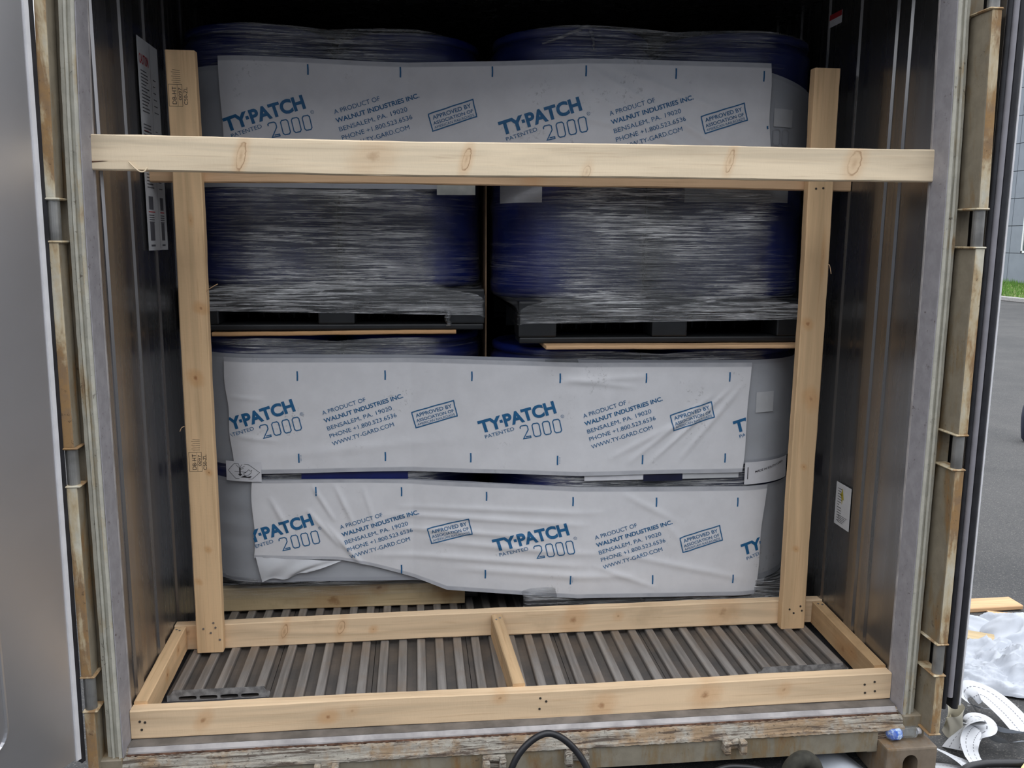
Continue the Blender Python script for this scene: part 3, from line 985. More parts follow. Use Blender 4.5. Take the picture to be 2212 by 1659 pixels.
PUL = (-1.128, -.078, LY - LR - .002, 1.80)
PUR = (.03, 1.09, RY - RR + .0, 1.72)
pallet(*PUL, 1.0925, .145, 'black plastic pallet carrying the upper left pair of drums')
pallet(*PUR, 1.056, .147, 'black plastic pallet carrying the upper right pair of drums')
pallet(-1.12, -.09, LY - LR + .10, 1.80, .0385, .135, 'black plastic pallet on the floor under the lower left drums')
pallet(.06, 1.09, RY - RR + .03, 1.72, .0385, .120, 'black plastic pallet on the floor under the lower right drums')
GL = 'blue drums of the load'
drum(LX[0], LY, LR, 1.238, .875, 'blue plastic drum against the left wall, top layer', None)
drum(LX[1], LY, LR, 1.238, .860, 'blue plastic drum right of centre in the upper left load', None)
drum(RX[0], RY, RR, 1.2035, .905, 'blue plastic drum at the left end of the upper right load', None)
drum(RX[1], RY, RR, 1.2035, .905, 'blue plastic drum against the right wall, top layer', None)
drum(LX[0], LY, LR, .174, .898, 'blue plastic drum in the bottom layer nearest the left wall', None)
drum(LX[1], LY, LR, .174, .898, 'blue plastic drum in the bottom layer, left of the centre gap', None)
drum(RX[0], RY, RR, .159, .878, 'blue plastic drum in the bottom layer, right of the centre gap', None)
drum(RX[1], RY, RR, .159, .878, 'blue plastic drum in the bottom layer nearest the right wall', None)
film('stretch_film', LX, LY, LR, 1.172, 1.238, 2.112, PUL, 'clear crinkled stretch film around the upper left drums and pallet', 1, slant=-.035, topbump=.05, tilt=-.01)
film('stretch_film', RX, RY, RR, 1.118, 1.2035, 2.108, PUR, 'clear streaky stretch film around the upper right drums and pallet', 2, slant=.022, topbump=.02)
film('stretch_film', LX, LY, LR, .11, .174, 1.066, (-1.12, -.09, LY - LR + .0, 1.8), 'stretch film around the lower left drums, behind white sheets', 3)
film('stretch_film', RX, RY, RR, .055, .159, 1.028, (.06, 1.09, RY - RR + .0, 1.72), 'stretch film around the lower right drums, behind white sheets', 4)
# knotted film ends
bm = bmesh.new()
lay = bm.verts.layers.float.new('crumple')
tube(bm, catmull([(-.218, .712, 1.165), (-.205, .706, 1.150), (-.212, .703, 1.135), (-.204, .706, 1.118), (-.214, .712, 1.108)], 5), [.004] * 3 + [.010] * 5 + [.011] * 5 + [.009] * 5 + [.004] * 3, 8)
for v in bm.verts: v[lay] = .45
obj('film_tail', bm, M_film, smooth=True, label='short twisted tail of film hanging before the left pallet', cat='plastic film')
bm = bmesh.new()
lay = bm.verts.layers.float.new('crumple')
P_ = catmull([(.10, .592, 2.045), (.17, .588, 2.070), (.235, .584, 2.098), (.255, .583, 2.096), (.268, .586, 2.06), (.272, .590, 2.03)], 6)
tube(bm, P_, [.003 + .004 * math.sin(math.pi * i / (len(P_) - 1)) for i in range(len(P_))], 8)
for v in bm.verts: v[lay] = .35
obj('film_fold', bm, M_film, smooth=True, label='raised fold of film on the top edge of the upper right load', cat='plastic film')

# cardboard divider between the two stacks
bm = bmesh.new(); box(bm, -.066, -.060, .84, 1.9, .70, 1.70, .001)
obj('cardboard_divider', bm, M_card, label='narrow brown cardboard divider on edge between left and right stacks', cat='cardboard')


# ------------------------------------------------------------------ white membrane sheets across both stacks
def ypath(x):
    a, b = -.34, .25
    yl, yr = LY - LR - .016, RY - RR - .016
    if x < LX[0]:
        rr = LR + .013
        d = min(abs(x - LX[0]), rr * .999)
        return yl + rr - math.sqrt(rr * rr - d * d)
    if x <= a: return yl
    if x < b:
        t = (x - a) / (b - a)
        return yl + (yr - yl) * (t + .12 * math.sin(math.pi * t) * (1 - t) * 0)
    if x <= RX[1]: return yr
    rr = RR + .013
    d = min(abs(x - RX[1]), rr * .999)
    return yr + rr - math.sqrt(rr * rr - d * d)


def ridge(x, z, p0, p1, wd, amp):
    dx, dz = p1[0] - p0[0], p1[1] - p0[1]
    L2 = dx * dx + dz * dz
    t = ((x - p0[0]) * dx + (z - p0[1]) * dz) / L2
    if t < 0 or t > 1: return 0
    dist = abs((x - p0[0]) * dz - (z - p0[1]) * dx) / math.sqrt(L2)
    return amp * math.exp(-(dist / wd) ** 2) * math.sin(math.pi * t) ** .6


FOLDS = {
    1: [((.22, 1.99), (.85, 1.66), .012, .005), ((.20, 1.93), (.80, 1.60), .010, .005), ((.30, 1.99), (.90, 1.78), .012, .004), ((.02, 1.86), (.45, 1.77), .012, .004),
        ((.10, 1.64), (.55, 1.70), .016, .004), ((.35, 1.80), (.62, 1.60), .010, .004), ((.55, 1.82), (.86, 1.62), .012, .004), ((-.8, 1.78), (-.1, 1.74), .02, .003)],
    2: [((.42, .62), (.74, .88), .010, .005), ((.50, .62), (.80, .90), .008, .005), ((.60, .62), (.85, .92), .010, .004), ((.35, .64), (.62, .78), .012, .004), ((.20, .93), (.45, .90), .010, .004),
        ((.15, .92), (.5, .94), .012, .004), ((-.97, .72), (-.80, .70), .008, .003), ((-.98, .86), (-.85, .85), .007, .003), ((-.9, .64), (-.2, .70), .02, .003)],
    3: [((-.70, .54), (-.62, .40), .007, .006), ((-.62, .54), (-.55, .38), .008, .006), ((-.52, .53), (-.47, .36), .008, .004), ((-.66, .40), (-.50, .20), .009, .007), ((-.85, .50), (-.78, .36), .009, .005),
        ((-.72, .45), (-.60, .30), .008, .006), ((-.45, .42), (.30, .40), .010, .005), ((-.45, .37), (.20, .345), .010, .005), ((-.4, .45), (.35, .445), .010, .004), ((-.3, .32), (.35, .29), .012, .005), ((-.5, .27), (.3, .245), .012, .005),
        ((-.2, .22), (.5, .20), .014, .005), ((.4, .52), (.62, .40), .012, .004), ((.35, .30), (.9, .17), .012, .004), ((.3, .25), (.55, .15), .010, .004), ((.55, .42), (.7, .26), .012, .003), ((-.88, .26), (-.55, .235), .01, .006)],
}


def surf(x, z, key, off):
    y = ypath(x) + off
    for f in FOLDS.get(key, ()):
        y -= ridge(x, z, *f)
    y += .0028 * mnoise.noise(Vector((x * 3.1 + key, z * 5, key))) + .0010 * mnoise.noise(Vector((x * 11 + key, z * 15, key)))
    return y


def make_sheet(name, key, xl, xr, zb, zt, off, mat, label, nx=320, nz=66, parent=None, cat='sheet'):
    bm = bmesh.new()
    lay = bm.verts.layers.float.new('v')
    rows = []
    for k in range(nz + 1):
        t = k / nz
        row = []
        for i in range(nx + 1):
            s = i / nx
            x = xl(t) + (xr(t) - xl(t)) * s
            z = zb(x) + (zt(x) - zb(x)) * t
            v = bm.verts.new((x, surf(x, z, key, off), z))
            v[lay] = t
            row.append(v)
        rows.append(row)
    for k in range(nz):
        for i in range(nx):
            bm.faces.new((rows[k][i], rows[k][i + 1], rows[k + 1][i + 1], rows[k + 1][i]))
    return obj(name, bm, mat, smooth=True, label=label, cat=cat, parent=parent)


def under(name, key, x0, x1, zb, zt, label):
    """greyer membrane that follows the load round its corners"""
    bm = bmesh.new()
    lay = bm.verts.layers.float.new('v')
    path = []
    rl, rr = LR + .005, RR + .005
    yl, yr = LY - rl, RY - rr
    for a in range(-84, 0, 6): path.append((LX[0] + rl * math.sin(R(a)), LY - rl * math.cos(R(a))))
    n1 = 40
    for k in range(n1 + 1): path.append((LX[0] + (-.34 - LX[0]) * k / n1, yl))
    for k in range(1, 40): path.append((-.34 + .59 * k / 40, yl + (yr - yl) * k / 40))
    for k in range(n1 + 1): path.append((.25 + (RX[1] - .25) * k / n1, yr))
    for a in range(6, 86, 6): path.append((RX[1] + rr * math.sin(R(a)), RY - rr * math.cos(R(a))))
    path = [p for p in path if x0 <= p[0] <= x1]
    nz = 40
    rows = []
    for k in range(nz + 1):
        t = k / nz
        row = []
        for (x, y) in path:
            z = zb(x) + (zt(x) - zb(x)) * t
            v = bm.verts.new((x, y + .0025 * mnoise.noise(Vector((x * 5, z * 22, key + 9))), z))
            v[lay] = t
            row.append(v)
        rows.append(row)
    for k in range(nz):
        for i in range(len(path) - 1):
            bm.faces.new((rows[k][i], rows[k][i + 1], rows[k + 1][i + 1], rows[k + 1][i]))
    return obj(name, bm, M_under, smooth=True, label=label, cat='sheet')


wob = lambda x, s: .003 * mnoise.noise(Vector((x * 2.3, s, 0)))
under('backing_membrane', 11, -1.2, 1.2, lambda x: 1.60 + wob(x, 1) - (.02 if x < -.2 else .0), lambda x: (1.975 if x < -.5 else (1.99 if x < .8 else 1.99 - .09 * (x - .8) ** 1.2 * 3)) + wob(x, 2), 'greyish backing membrane behind the top printed sheet, rounding the upper drums')
under('backing_membrane', 12, -1.2, 1.2, lambda x: .612 + wob(x, 3), lambda x: 1.012 - .010 * (x + 1) + wob(x, 4), 'greyish backing membrane behind the middle printed sheet, across the lower drums')
under('backing_membrane', 13, -1.2, 1.2, lambda x: (.175 if x < -.2 else .175) + wob(x, 5) - .02 * (x + 1), lambda x: .562 - .018 * (x + 1) + wob(x, 6), 'greyish backing membrane behind the lowest printed sheet, near the floor')

S1 = make_sheet('printed_sheet', 1, lambda t: -.958 + .004 * math.sin(t * 5), lambda t: .900 - .022 * t + .004 * math.sin(9 * t), lambda x: 1.606 + wob(x, 7), lambda x: 2.003 - .010 * math.exp(-((x + .25) / .4) ** 2) + wob(x, 8), 0,
                M_sheet, 'white printed sheet across the upper drums, crossed by the top beam')
S2 = make_sheet('printed_sheet', 2, lambda t: -.972 - .022 * t + .003 * math.sin(t * 14), lambda t: .850 + .018 * t + .005 * math.sin(7 * t) * (1 - t), lambda x: .583 + wob(x, 9), lambda x: 1.000 - .008 * (x + 1) + wob(x, 10), 0,
                M_sheet, 'white printed sheet at the top of the lower drums, with grey smudges')


def s3bot(x):
    if x < -.88: return .270
    if x < -.62: return .270 - .014 * (x + .88) / .26
    if x < -.22:
        t = (x + .62) / .40
        return .256 - .122 * (t ** 1.25)
    return .134 - .022 * (x + .22)


S3 = make_sheet('printed_sheet', 3, lambda t: -.912 + .005 * math.sin(t * 6) + .006 * t, lambda t: .930 + .026 * t + .004 * math.sin(8 * t), s3bot, lambda x: .560 - .017 * (x + .9) + wob(x, 12), -.002,
                M_sheet, 'lowest white printed sheet with its bottom left corner folded under')
# folded corner flap (reverse of the sheet)
bm = bmesh.new()
lay = bm.verts.layers.float.new('v')
A_, B_, C_, D_ = Vector((-.905, 0, .275)), Vector((-.60, 0, .250)), Vector((-.725, 0, .208)), Vector((-.885, 0, .180))
rows = []
for k in range(17):
    t = k / 16
    row = []
    for i in range(33):
        s = i / 32
        p = (A_.lerp(B_, s)).lerp(D_.lerp(C_, s), t)
        p.z += .006 * math.sin(s * 9) * t
        p.y = ypath(p.x) - .004 - .006 * math.sin(math.pi * min(1, t * 1.1)) + .003 * math.sin(s * 14 + t * 4)
        v = bm.verts.new(p); v[lay] = .5
        row.append(v)
    rows.append(row)
for k in range(16):
    for i in range(32):
        bm.faces.new((rows[k][i], rows[k][i + 1], rows[k + 1][i + 1], rows[k + 1][i]))
obj('folded_flap', bm, sheet_mat('reverse_of_membrane', (.68, .69, .71)), S3, smooth=True, label='folded back corner flap')

# ------------------------------------------------------------------ lettering
TXT = {}


def want(*items):
    obs = []
    for s, off in items:
        cu = bpy.data.curves.new('t', 'FONT')
        cu.body = s
        cu.offset = off
        cu.resolution_u = 4
        ob = bpy.data.objects.new('t', cu)
        COL.objects.link(ob)
        obs.append((s, off, ob))
    bpy.context.view_layer.update()
    dg = bpy.context.evaluated_depsgraph_get()
    for s, off, ob in obs:
        me = bpy.data.meshes.new_from_object(ob.evaluated_get(dg))
        V = [Vector((v.co.x, v.co.y)) for v in me.vertices]
        F = [tuple(p.vertices) for p in me.polygons]
        x0 = min(v.x for v in V); x1 = max(v.x for v in V)
        y1 = .729 + off   # cap height
        V = [((v.x - x0) / (x1 - x0), v.y / y1) for v in V]
        TXT[(s, off > .008)] = (V, F)
        if s == 'AMERICAN RAILROADS': TXT[(s, True)] = (V, F)
        bpy.data.meshes.remove(me)
        bpy.data.objects.remove(ob)


LINES = ['A PRODUCT OF', 'BENSALEM, PA. 19020', 'PHONE +1.800.523.6536', 'WWW.TY-GARD.COM', 'PATENTED', 'APPROVED BY', 'ASSOCIATION OF', 'AMERICAN RAILROADS', 'R', 'UN 3082', 'MADE IN SOUTH KOREA', '2000', 'C50-ZL', 'DB-HT', 'KD', 'CAUTION', '0097', 'PA']
want(*([(s, 0.0) for s in LINES] + [('TY', .042), ('PATCH', .042), ('WALNUT INDUSTRIES INC.', .022), ('APPROVED BY', .012), ('ASSOCIATION OF', .012), ('AMERICAN RAILROADS', .0), ('CAUTION', .02), ('MADE IN SOUTH KOREA', .012)]))


class Ink:
    """2D ink: text and strokes in metres"""
    def __init__(s): s.v, s.f = [], []

    def text(s, t, bold, x, y, ang, cap, length):
        V, F = TXT[(t, bold)]
        b = len(s.v)
        c, d = math.cos(R(ang)), math.sin(R(ang))
        for (u, v) in V:
            X, Y = u * length, v * cap
            s.v.append((x + X * c - Y * d, y + X * d + Y * c))
        s.f += [tuple(b + i for i in f) for f in F]

    def stroke(s, pts, wd, closed=False):
        n = len(pts)
        L = []
        for i in range(n):
            p = Vector(pts[i])
            a = Vector(pts[(i - 1) % n]) if (closed or i > 0) else p
            c = Vector(pts[(i + 1) % n]) if (closed or i < n - 1) else p
            d1 = (p - a).normalized() if (p - a).length > 0 else (c - p).normalized()
            d2 = (c - p).normalized() if (c - p).length > 0 else d1
            t = (d1 + d2)
            t = t.normalized() if t.length > .01 else d1
            nn_ = Vector((-t.y, t.x))
            k = 1 / max(.5, nn_.dot(Vector((-d1.y, d1.x))))
            L.append((p + nn_ * wd / 2 * k, p - nn_ * wd / 2 * k))
        b = len(s.v)
        for a, c in L: s.v += [tuple(a), tuple(c)]
        for i in range(n if closed else n - 1):
            j = (i + 1) % n
            s.f.append((b + 2 * i, b + 2 * j, b + 2 * j + 1, b + 2 * i + 1))

    def poly(s, pts):
        b = len(s.v); s.v += [tuple(p) for p in pts]; s.f.append(tuple(range(b, b + len(pts))))

    def cut(s, step=.014):
        bm = bmesh.new()
        vs = [bm.verts.new((x, y, 0)) for x, y in s.v]
        for f in s.f:
            try: bm.faces.new([vs[i] for i in f])
            except ValueError: pass
        xs = [v[0] for v in s.v]; ys = [v[1] for v in s.v]
        for ax, lo, hi in ((0, min(xs), max(xs)), (1, min(ys), max(ys))):
            a = lo + step
            while a < hi:
                co = [0, 0, 0]; co[ax] = a
                no = [0, 0, 0]; no[ax] = 1
                bmesh.ops.bisect_plane(bm, geom=bm.verts[:] + bm.edges[:] + bm.faces[:], plane_co=co, plane_no=no)
                a += step
        bm.verts.index_update()
        s.v = [(v.co.x, v.co.y) for v in bm.verts]
        s.f = [tuple(v.index for v in f.verts) for f in bm.faces]
        bm.free()
        return s


Q = 1 / 1703.


def build_repeat():
    def at(px, py): return ((px - 120) * Q, (552 - py) * Q)
    logo, addr, appr = Ink(), Ink(), Ink()
    k = logo
    c_, s_ = math.cos(R(17.2)), math.sin(R(17.2))
    def along(t, h=0.0):
        x, y = at(121, 552)
        return (x + t * c_ - h * s_, y + t * s_ + h * c_)
    k.text('TY', True, *along(-.011), 17.2, .0465, .084)
    k.poly([along(.0655, .016), along(.0760, .016), along(.0760, .027), along(.0655, .027)])
    k.text('PATCH', True, *along(.0795), 17.2, .0465, .186)
    k.text('PATENTED', False, *at(133, 592), 18.3, .0135, .107)
    # 2000, drawn as outlines
    ox, oy = at(352, 588)
    ang = R(12.5)
    Hh = .0470
    def tr(u, v, base):
        x = base + u * Hh
        y = v * Hh
        return (ox + x * math.cos(ang) - y * math.sin(ang), oy + x * math.sin(ang) + y * math.cos(ang))
    two = [(.02, .80), (.02, .92), (.12, 1.0), (.46, 1.0), (.58, .9), (.58, .62), (.10, .0), (.66, .0), (.66, .12), (.30, .12)]
    k.stroke([tr(u, v, 0) for u, v in two], .0036)
    for i in range(3):
        b = .0395 + i * .0365
        z0 = [(.08, .12), (.18, .0), (.50, .0), (.60, .12), (.60, .88), (.50, 1.0), (.18, 1.0), (.08, .88)]
        k.stroke([tr(u, v, b) for u, v in z0], .0036, True)
    cx, cy = at(587, 441)
    k.stroke([(cx + .0052 * math.cos(R(a)), cy + .0052 * math.sin(R(a))) for a in range(0, 360, 24)], .0011, True)
    k.text('R', False, cx - .0018, cy - .0024, 8, .0048, .0035)
    for (t, b, px, py, cap, ln) in (('A PRODUCT OF', False, 712, 450, .0155, .1600), ('WALNUT INDUSTRIES INC.', True, 722, 498, .0160, .2920), ('BENSALEM, PA. 19020', False, 740, 546, .0155, .2390), ('PHONE +1.800.523.6536', False, 754, 593, .0155, .2475), ('WWW.TY-GARD.COM', False, 768, 641, .0155, .2285)):
        addr.text(t, b, *at(px, py), 17.6, cap, ln)
    fr = [at(1245, 441), at(1497, 361), at(1520, 455), at(1270, 536)]
    def jag(a, b, n=8):
        return [(a[0] + (b[0] - a[0]) * i / n + random.uniform(-.0006, .0006), a[1] + (b[1] - a[1]) * i / n + random.uniform(-.0006, .0006)) for i in range(n)]
    loop = []
    for i in range(4): loop += jag(fr[i], fr[(i + 1) % 4])
    appr.stroke(loop, .0040, True)
    appr.text('APPROVED BY', True, *at(1272, 472), 17.4, .0140, .134)
    appr.text('ASSOCIATION OF', True, *at(1275, 502), 17.4, .0115, .139)
    appr.text('AMERICAN RAILROADS', True, *at(1281, 523), 17.4, .0090, .139)
    return [('logo_print', logo.cut(.007)), ('address_print', addr.cut(.008)), ('approval_stamp', appr.cut(.008))]


REP = build_repeat()


def print_sheet(sheet, key, x_tick, n0, n1, ztick, zlow, slope, off, cl, cr, ts=1.0, low_from=0, mat=M_ink):
    """lay the repeat and the tick marks on the sheet; cl/cr are functions of z that give its edges"""
    TS = .3048
    def put(nm, V, F, ox, oz):
        bm = bmesh.new()
        vs = [(ox + u, oz + v + slope * (ox + u)) for (u, v) in V]
        vv = [None] * len(vs)
        for f in F:
            if any(vs[i][0] < cl(vs[i][1]) or vs[i][0] > cr(vs[i][1]) for i in f): continue
            for i in f:
                if vv[i] is None:
                    x, z = vs[i]
                    vv[i] = bm.verts.new((x, surf(x, z, key, off) - .0013, z))
            try: bm.faces.new([vv[i] for i in f])
            except ValueError: pass
        if len(bm.faces) == 0:
            bm.free(); return
        obj(nm, bm, mat, sheet)
    for r in range(n0, n1 + 1, 3):
        for nm, ink in REP:
            put(nm, ink.v, ink.f, x_tick + r * TS + .041, ztick - .2010)
    tk = Ink(); tk.stroke([(0, -.017), (0.0006, 0), (0, .017)], .0052)
    tk3 = Ink(); tk3.stroke([(0, -.017), (0, .017)], .0052)
    for q_ in range(5): tk3.stroke([(.006, -.010 + .005 * q_), (.009, -.010 + .005 * q_)], .0016)
    for i in range(0, n1 + 1):
        put('tick_mark', tk.v, tk.f, x_tick + i * TS, ztick)
        q_ = tk3 if i % 3 == 0 else tk
        if i >= low_from: put('tick_mark', q_.v, q_.f, x_tick + i * TS - .004, zlow)


print_sheet(S1, 1, -.669, -1, 5, 1.962, 1.668, -.002, 0, lambda z: -.957, lambda z: .896 - .05 * (z - 1.61))
print_sheet(S2, 2, -.737, -1, 5, .934, .638, -.000, 0, lambda z: -.975 - .05 * (z - .6), lambda z: .852 + .04 * (z - .6))
print_sheet(S3, 3, -.685, -1, 5, .495, .200, -.028, -.002, lambda z: -.9125, lambda z: .931 + .06 * (z - .13), low_from=1)


def ink_obj(name, ink, mat, fmap, parent=None, **k):
    bm = bmesh.new()
    vs = [bm.verts.new(fmap(x, y)) for x, y in ink.v]
    for f in ink.f:
        try: bm.faces.new([vs[i] for i in f])
        except ValueError: pass
    return obj(name, bm, mat, parent, **k)


# faint print showing on the backing membrane at the right of the top and middle rows
def arcmap(off):
    rr = RR + .005 + off
    def f(x, z):
        s = x - RX[1]
        if s <= 0: return (x, RY - rr, z)
        a = s / rr
        return (RX[1] + rr * math.sin(a), RY - rr * math.cos(a), z)
    return f


k = Ink()
for b in (.905, .945):
    k.stroke([(b, 1.745), (b + .008, 1.738), (b + .022, 1.738), (b + .030, 1.745), (b + .030, 1.785), (b + .022, 1.792), (b + .008, 1.792), (b, 1.785)], .003, True)
k.stroke([(.93 + .03 * math.cos(R(a)), 1.70 + .022 * math.sin(R(a))) for a in range(-100, 100, 15)], .010)
k.stroke([(.90, 1.655), (.94, 1.625), (.985, 1.66), (.95, 1.675)], .002)
ink_obj('faint_print', k, M_faint, arcmap(.0035), bpy.data.objects['backing_membrane'], label='faint grey show-through print')
for (x0, x1, z0, z1, row) in ((.905, .99, 1.80, 1.86, 0), (.895, .975, .80, .875, 1)):
    bm = bmesh.new()
    mp = arcmap(.003)
    vs = [[bm.verts.new(mp(x0 + (x1 - x0) * i / 8, z)) for i in range(9)] for z in (z0, z1)]
    for i in range(8): bm.faces.new((vs[0][i], vs[0][i + 1], vs[1][i + 1], vs[1][i]))
    obj('clear_patch', bm, M_paperg, bpy.data.objects['backing_membrane' if row == 0 else 'backing_membrane.001'], smooth=True)


# labels on the drums and sheets
def patch(name, x0, x1, z0, z1, mp, mat, n=10, **k):
    bm = bmesh.new()
    vs = [[bm.verts.new(mp(x0 + (x1 - x0) * i / n, z)) for i in range(n + 1)] for z in (z0, z1)]
    for i in range(n): bm.faces.new((vs[0][i], vs[0][i + 1], vs[1][i + 1], vs[1][i]))
    return obj(name, bm, mat, smooth=True, **k)


def drummap(cx, cy, r, off):
    def f(x, z):
        a = (x - cx) / r
        return (cx + (r + off) * math.sin(a), cy - (r + off) * math.cos(a), z)
    return f


D = [o_ for o_ in bpy.data.objects if o_.name.startswith('plastic_drum')]
D = sorted(D, key=lambda o_: o_.name)
dm = drummap(RX[0], RY, RR, -.001)
l1 = patch('drum_label', -.09, .105, 1.537, 1.80, dm, M_paper, parent=D[2])
k = Ink(); k.text('UN 3082', False, -.035, 1.570, 0, .008, .034)
k.stroke([(-.068 + .02, 1.537), (-.048, 1.80)], .0015)
k.stroke([(.005, 1.615), (.045, 1.560), (.085, 1.615), (.045, 1.67)], .0015, True)
ink_obj('label_print', k, M_black, drummap(RX[0], RY, RR, .0003), l1)
dm = drummap(RX[1], RY, RR, -.001)
l2 = patch('drum_label', RX[1] - .235, RX[1] + .16, 1.545, 1.80, dm, M_paperg, parent=D[3])
k = Ink(); k.stroke([(RX[1] - .045, 1.545), (RX[1] - .045, 1.60)], .002); k.stroke([(RX[1] + .10, 1.545), (RX[1] + .10, 1.60)], .002)
ink_obj('label_print', k, M_black, drummap(RX[1], RY, RR, .0003), l2)
patch('drum_label', LX[0] + .13, LX[1] - .02, .55, .64, lambda x, z: (x, LY - LR - .0035, z), M_blue, parent=D[4]).name = 'film_band'
bpy.data.objects['film_band'].data.materials[0] = M_blue
patch('white_patch', .27, .72, .562, .60, lambda x, z: (x, RY - RR - .0085, z), M_paper, parent=D[6], label='white sheet edge showing in the gap')
patch('blue_gap', .485, .63, .556, .590, lambda x, z: (x, RY - RR - .0100, z), plain('very_dark_blue_plastic', (.008, .01, .035), .3), parent=D[6])
patch('white_patch', .63, .84, .562, .60, lambda x, z: (x, RY - RR - .0095, z), M_paperg, parent=D[7])
# tape under the upper left membrane
patch('tape_piece', -.245, -.115, 1.560, 1.64, lambda x, z: (x, ypath(x) + .004, z), plain('cloudy_tape', (.42, .43, .40), .4), label='cloudy tape strip below the top sheet near the centre gap', cat='tape')

hz = patch('hazard_label', -1.0, -.872, .556, .628, lambda x, z: (x, ypath(x) - .006, z), M_paper, label='white diamond-marked hazard label with tree and fish, left between the lower sheets', cat='label')
k = Ink()
k.stroke([(-.992, .594), (-.968, .621), (-.915, .618), (-.878, .590), (-.905, .566), (-.965, .566)], .0012, True)
k.stroke([(-.948, .580), (-.948, .606)], .0052)
for a_, b_ in (((-.948, .604), (-.962, .616)), ((-.948, .606), (-.952, .619)), ((-.948, .606), (-.940, .618)), ((-.948, .602), (-.930, .613)), ((-.946, .600), (-.934, .604))):
    k.stroke([a_, b_], .0012)
k.stroke([(-.968, .592), (-.925, .590)], .0014)
k.poly([(-.956, .583), (-.948, .575), (-.940, .583)])
k.poly([(-.948, .571), (-.932, .578), (-.922, .574), (-.906, .577), (-.912, .570)])
k.stroke([(-.936, .584), (-.925, .592), (-.916, .600), (-.911, .595), (-.905, .598), (-.909, .587), (-.918, .580), (-.930, .579)], .0013, True)
ink_obj('label_print', k, M_black, lambda x, z: (x, ypath(x) - .0072, z), hz)

mk = patch('origin_label', .862, 1.09, .535, .618, arcmap(.008), M_paper, label='white origin label with small black words at the right load corner', cat='label')
k = Ink(); k.text('MADE IN SOUTH KOREA', True, .905, .577, 9, .0085, .15)
k.stroke([(.874, .555), (.874, .60)], .003)
ink_obj('label_print', k, M_black, arcmap(.0092), mk)

# stamps on the posts and cross beam
def stamp(parent, a, b, sc=1.0):
    k = Ink()
    def T(u, v): return (u * sc, v * sc)
    k.stroke([(0, 0), (.042 * sc, 0), (.042 * sc, .026 * sc), (0, .026 * sc)], .0010, True)
    k.stroke([(.0, .009 * sc), (.042 * sc, .009 * sc)], .0008)
    k.text('C50-ZL', False, .003 * sc, -.010 * sc, 0, .0075 * sc, .034 * sc)
    k.text('DB-HT', False, .004 * sc, .0115 * sc, 0, .0085 * sc, .034 * sc)
    k.text('0097', False, .012 * sc, .0012 * sc, 0, .0062 * sc, .024 * sc)
    for i in range(7): k.stroke([(.045 * sc + i * .004 * sc, .002 * sc), (.046 * sc + i * .004 * sc, .017 * sc + .004 * (i % 2))], .0009)
    # parent local: x up the post, z across (towards -X)
    bm = bmesh.new()
    vs = [bm.verts.new((a + x, -.0006, b + y)) for x, y in k.v]
    for f in k.f:
        try: bm.faces.new([vs[i] for i in f])
        except ValueError: pass
    me = mesh_from(bm, 'lumber_stamp')
    return link('lumber_stamp', me, M_black, parent, label='black ink lumber stamp')


stamp(p1, 1.758, .040, 1.5)
stamp(p1, .625, .040, 1.5)

# ------------------------------------------------------------------ stickers on the container walls
def wall_label(name, s, y0, y1, z0, z1, mat, label, seg=8):
    bm = bmesh.new()
    x = s * (W - .0068)
    box(bm, min(x, x - s * .0006), max(x, x - s * .0006), y0, y1, z0, z1)
    return obj(name, bm, mat, label=label, cat='label')


def wall_ink(parent, s, k, mat, name='label_print'):
    x = s * (W - .0080)
    return ink_obj(name, k, mat, lambda a, b: (x, a, b), parent)


cs = wall_label('caution_sticker', -1, .430, .640, 1.370, 2.000, M_paperg, 'tall white caution sticker with red heading and tiny text on the left wall')
k = Ink(); k.text('CAUTION', True, .443, 1.925, 0, .030, .092); wall_ink(cs, -1, k, M_red, 'red_heading')
k = Ink()
zz = 1.985
rnd = random.Random(3)
for i in range(38):
    z = 1.905 - i * .0098
    if z < 1.56: break
    if 12 < i < 16: continue
    k.stroke([(.450, z), (.450 + rnd.uniform(.05, .085), z)], .0035)
    if i % 2: k.stroke([(.572, z), (.572 + rnd.uniform(.02, .05), z)], .003)
for z in (1.525, 1.475, 1.470): pass
for (a, b) in ((.455, .500), (.575, .610)):
    for (za, zb_) in ((1.495, 1.535), (1.400, 1.455)):
        k.poly([(a, za), (b, za), (b, zb_), (a, zb_)])
    k.stroke([(a, 1.385), (b, 1.385)], .006)
    for q_ in range(4): k.stroke([(a - .004, 1.478 - q_ * .007), (b + .004, 1.478 - q_ * .007)], .003)
k.stroke([(.552, 1.375), (.552, 1.995)], .0016)
wall_ink(cs, -1, k, M_grey)
k = Ink(); k.stroke([(.448, 1.488), (.515, 1.488)], .003); k.stroke([(.572, 1.488), (.615, 1.488)], .003)
for i in range(3): k.stroke([(.452, 1.73 - i * .011), (.50 + i * .01, 1.73 - i * .011)], .003)
wall_ink(cs, -1, k, M_red, 'red_rules')
pl_ = wall_label('data_sticker', 1, .316, .420, .437, .588, M_paperg, 'small white data sticker low on the right wall with a yellow smudge')
k = Ink()
for i in range(13):
    z = .568 - i * .0095
    k.stroke([(.405, z), (.405 - rnd.uniform(.008, .03), z)], .0025)
for i in range(5): k.stroke([(.395, .475 - i * .006), (.335 + i * .006, .475 - i * .006)], .002)
wall_ink(pl_, 1, k, M_grey)
k = Ink(); k.poly([(.362, .535), (.368, .555), (.374, .575), (.382, .555), (.392, .550), (.380, .542), (.374, .515), (.370, .535)]); wall_ink(pl_, 1, k, plain('yellow_smudge', (.35, .30, .03), .6), 'yellow_smudge')
sl = wall_label('small_sticker', 1, .610, .700, 2.150, 2.192, M_paper, 'small sticker with red top half high on the right wall')
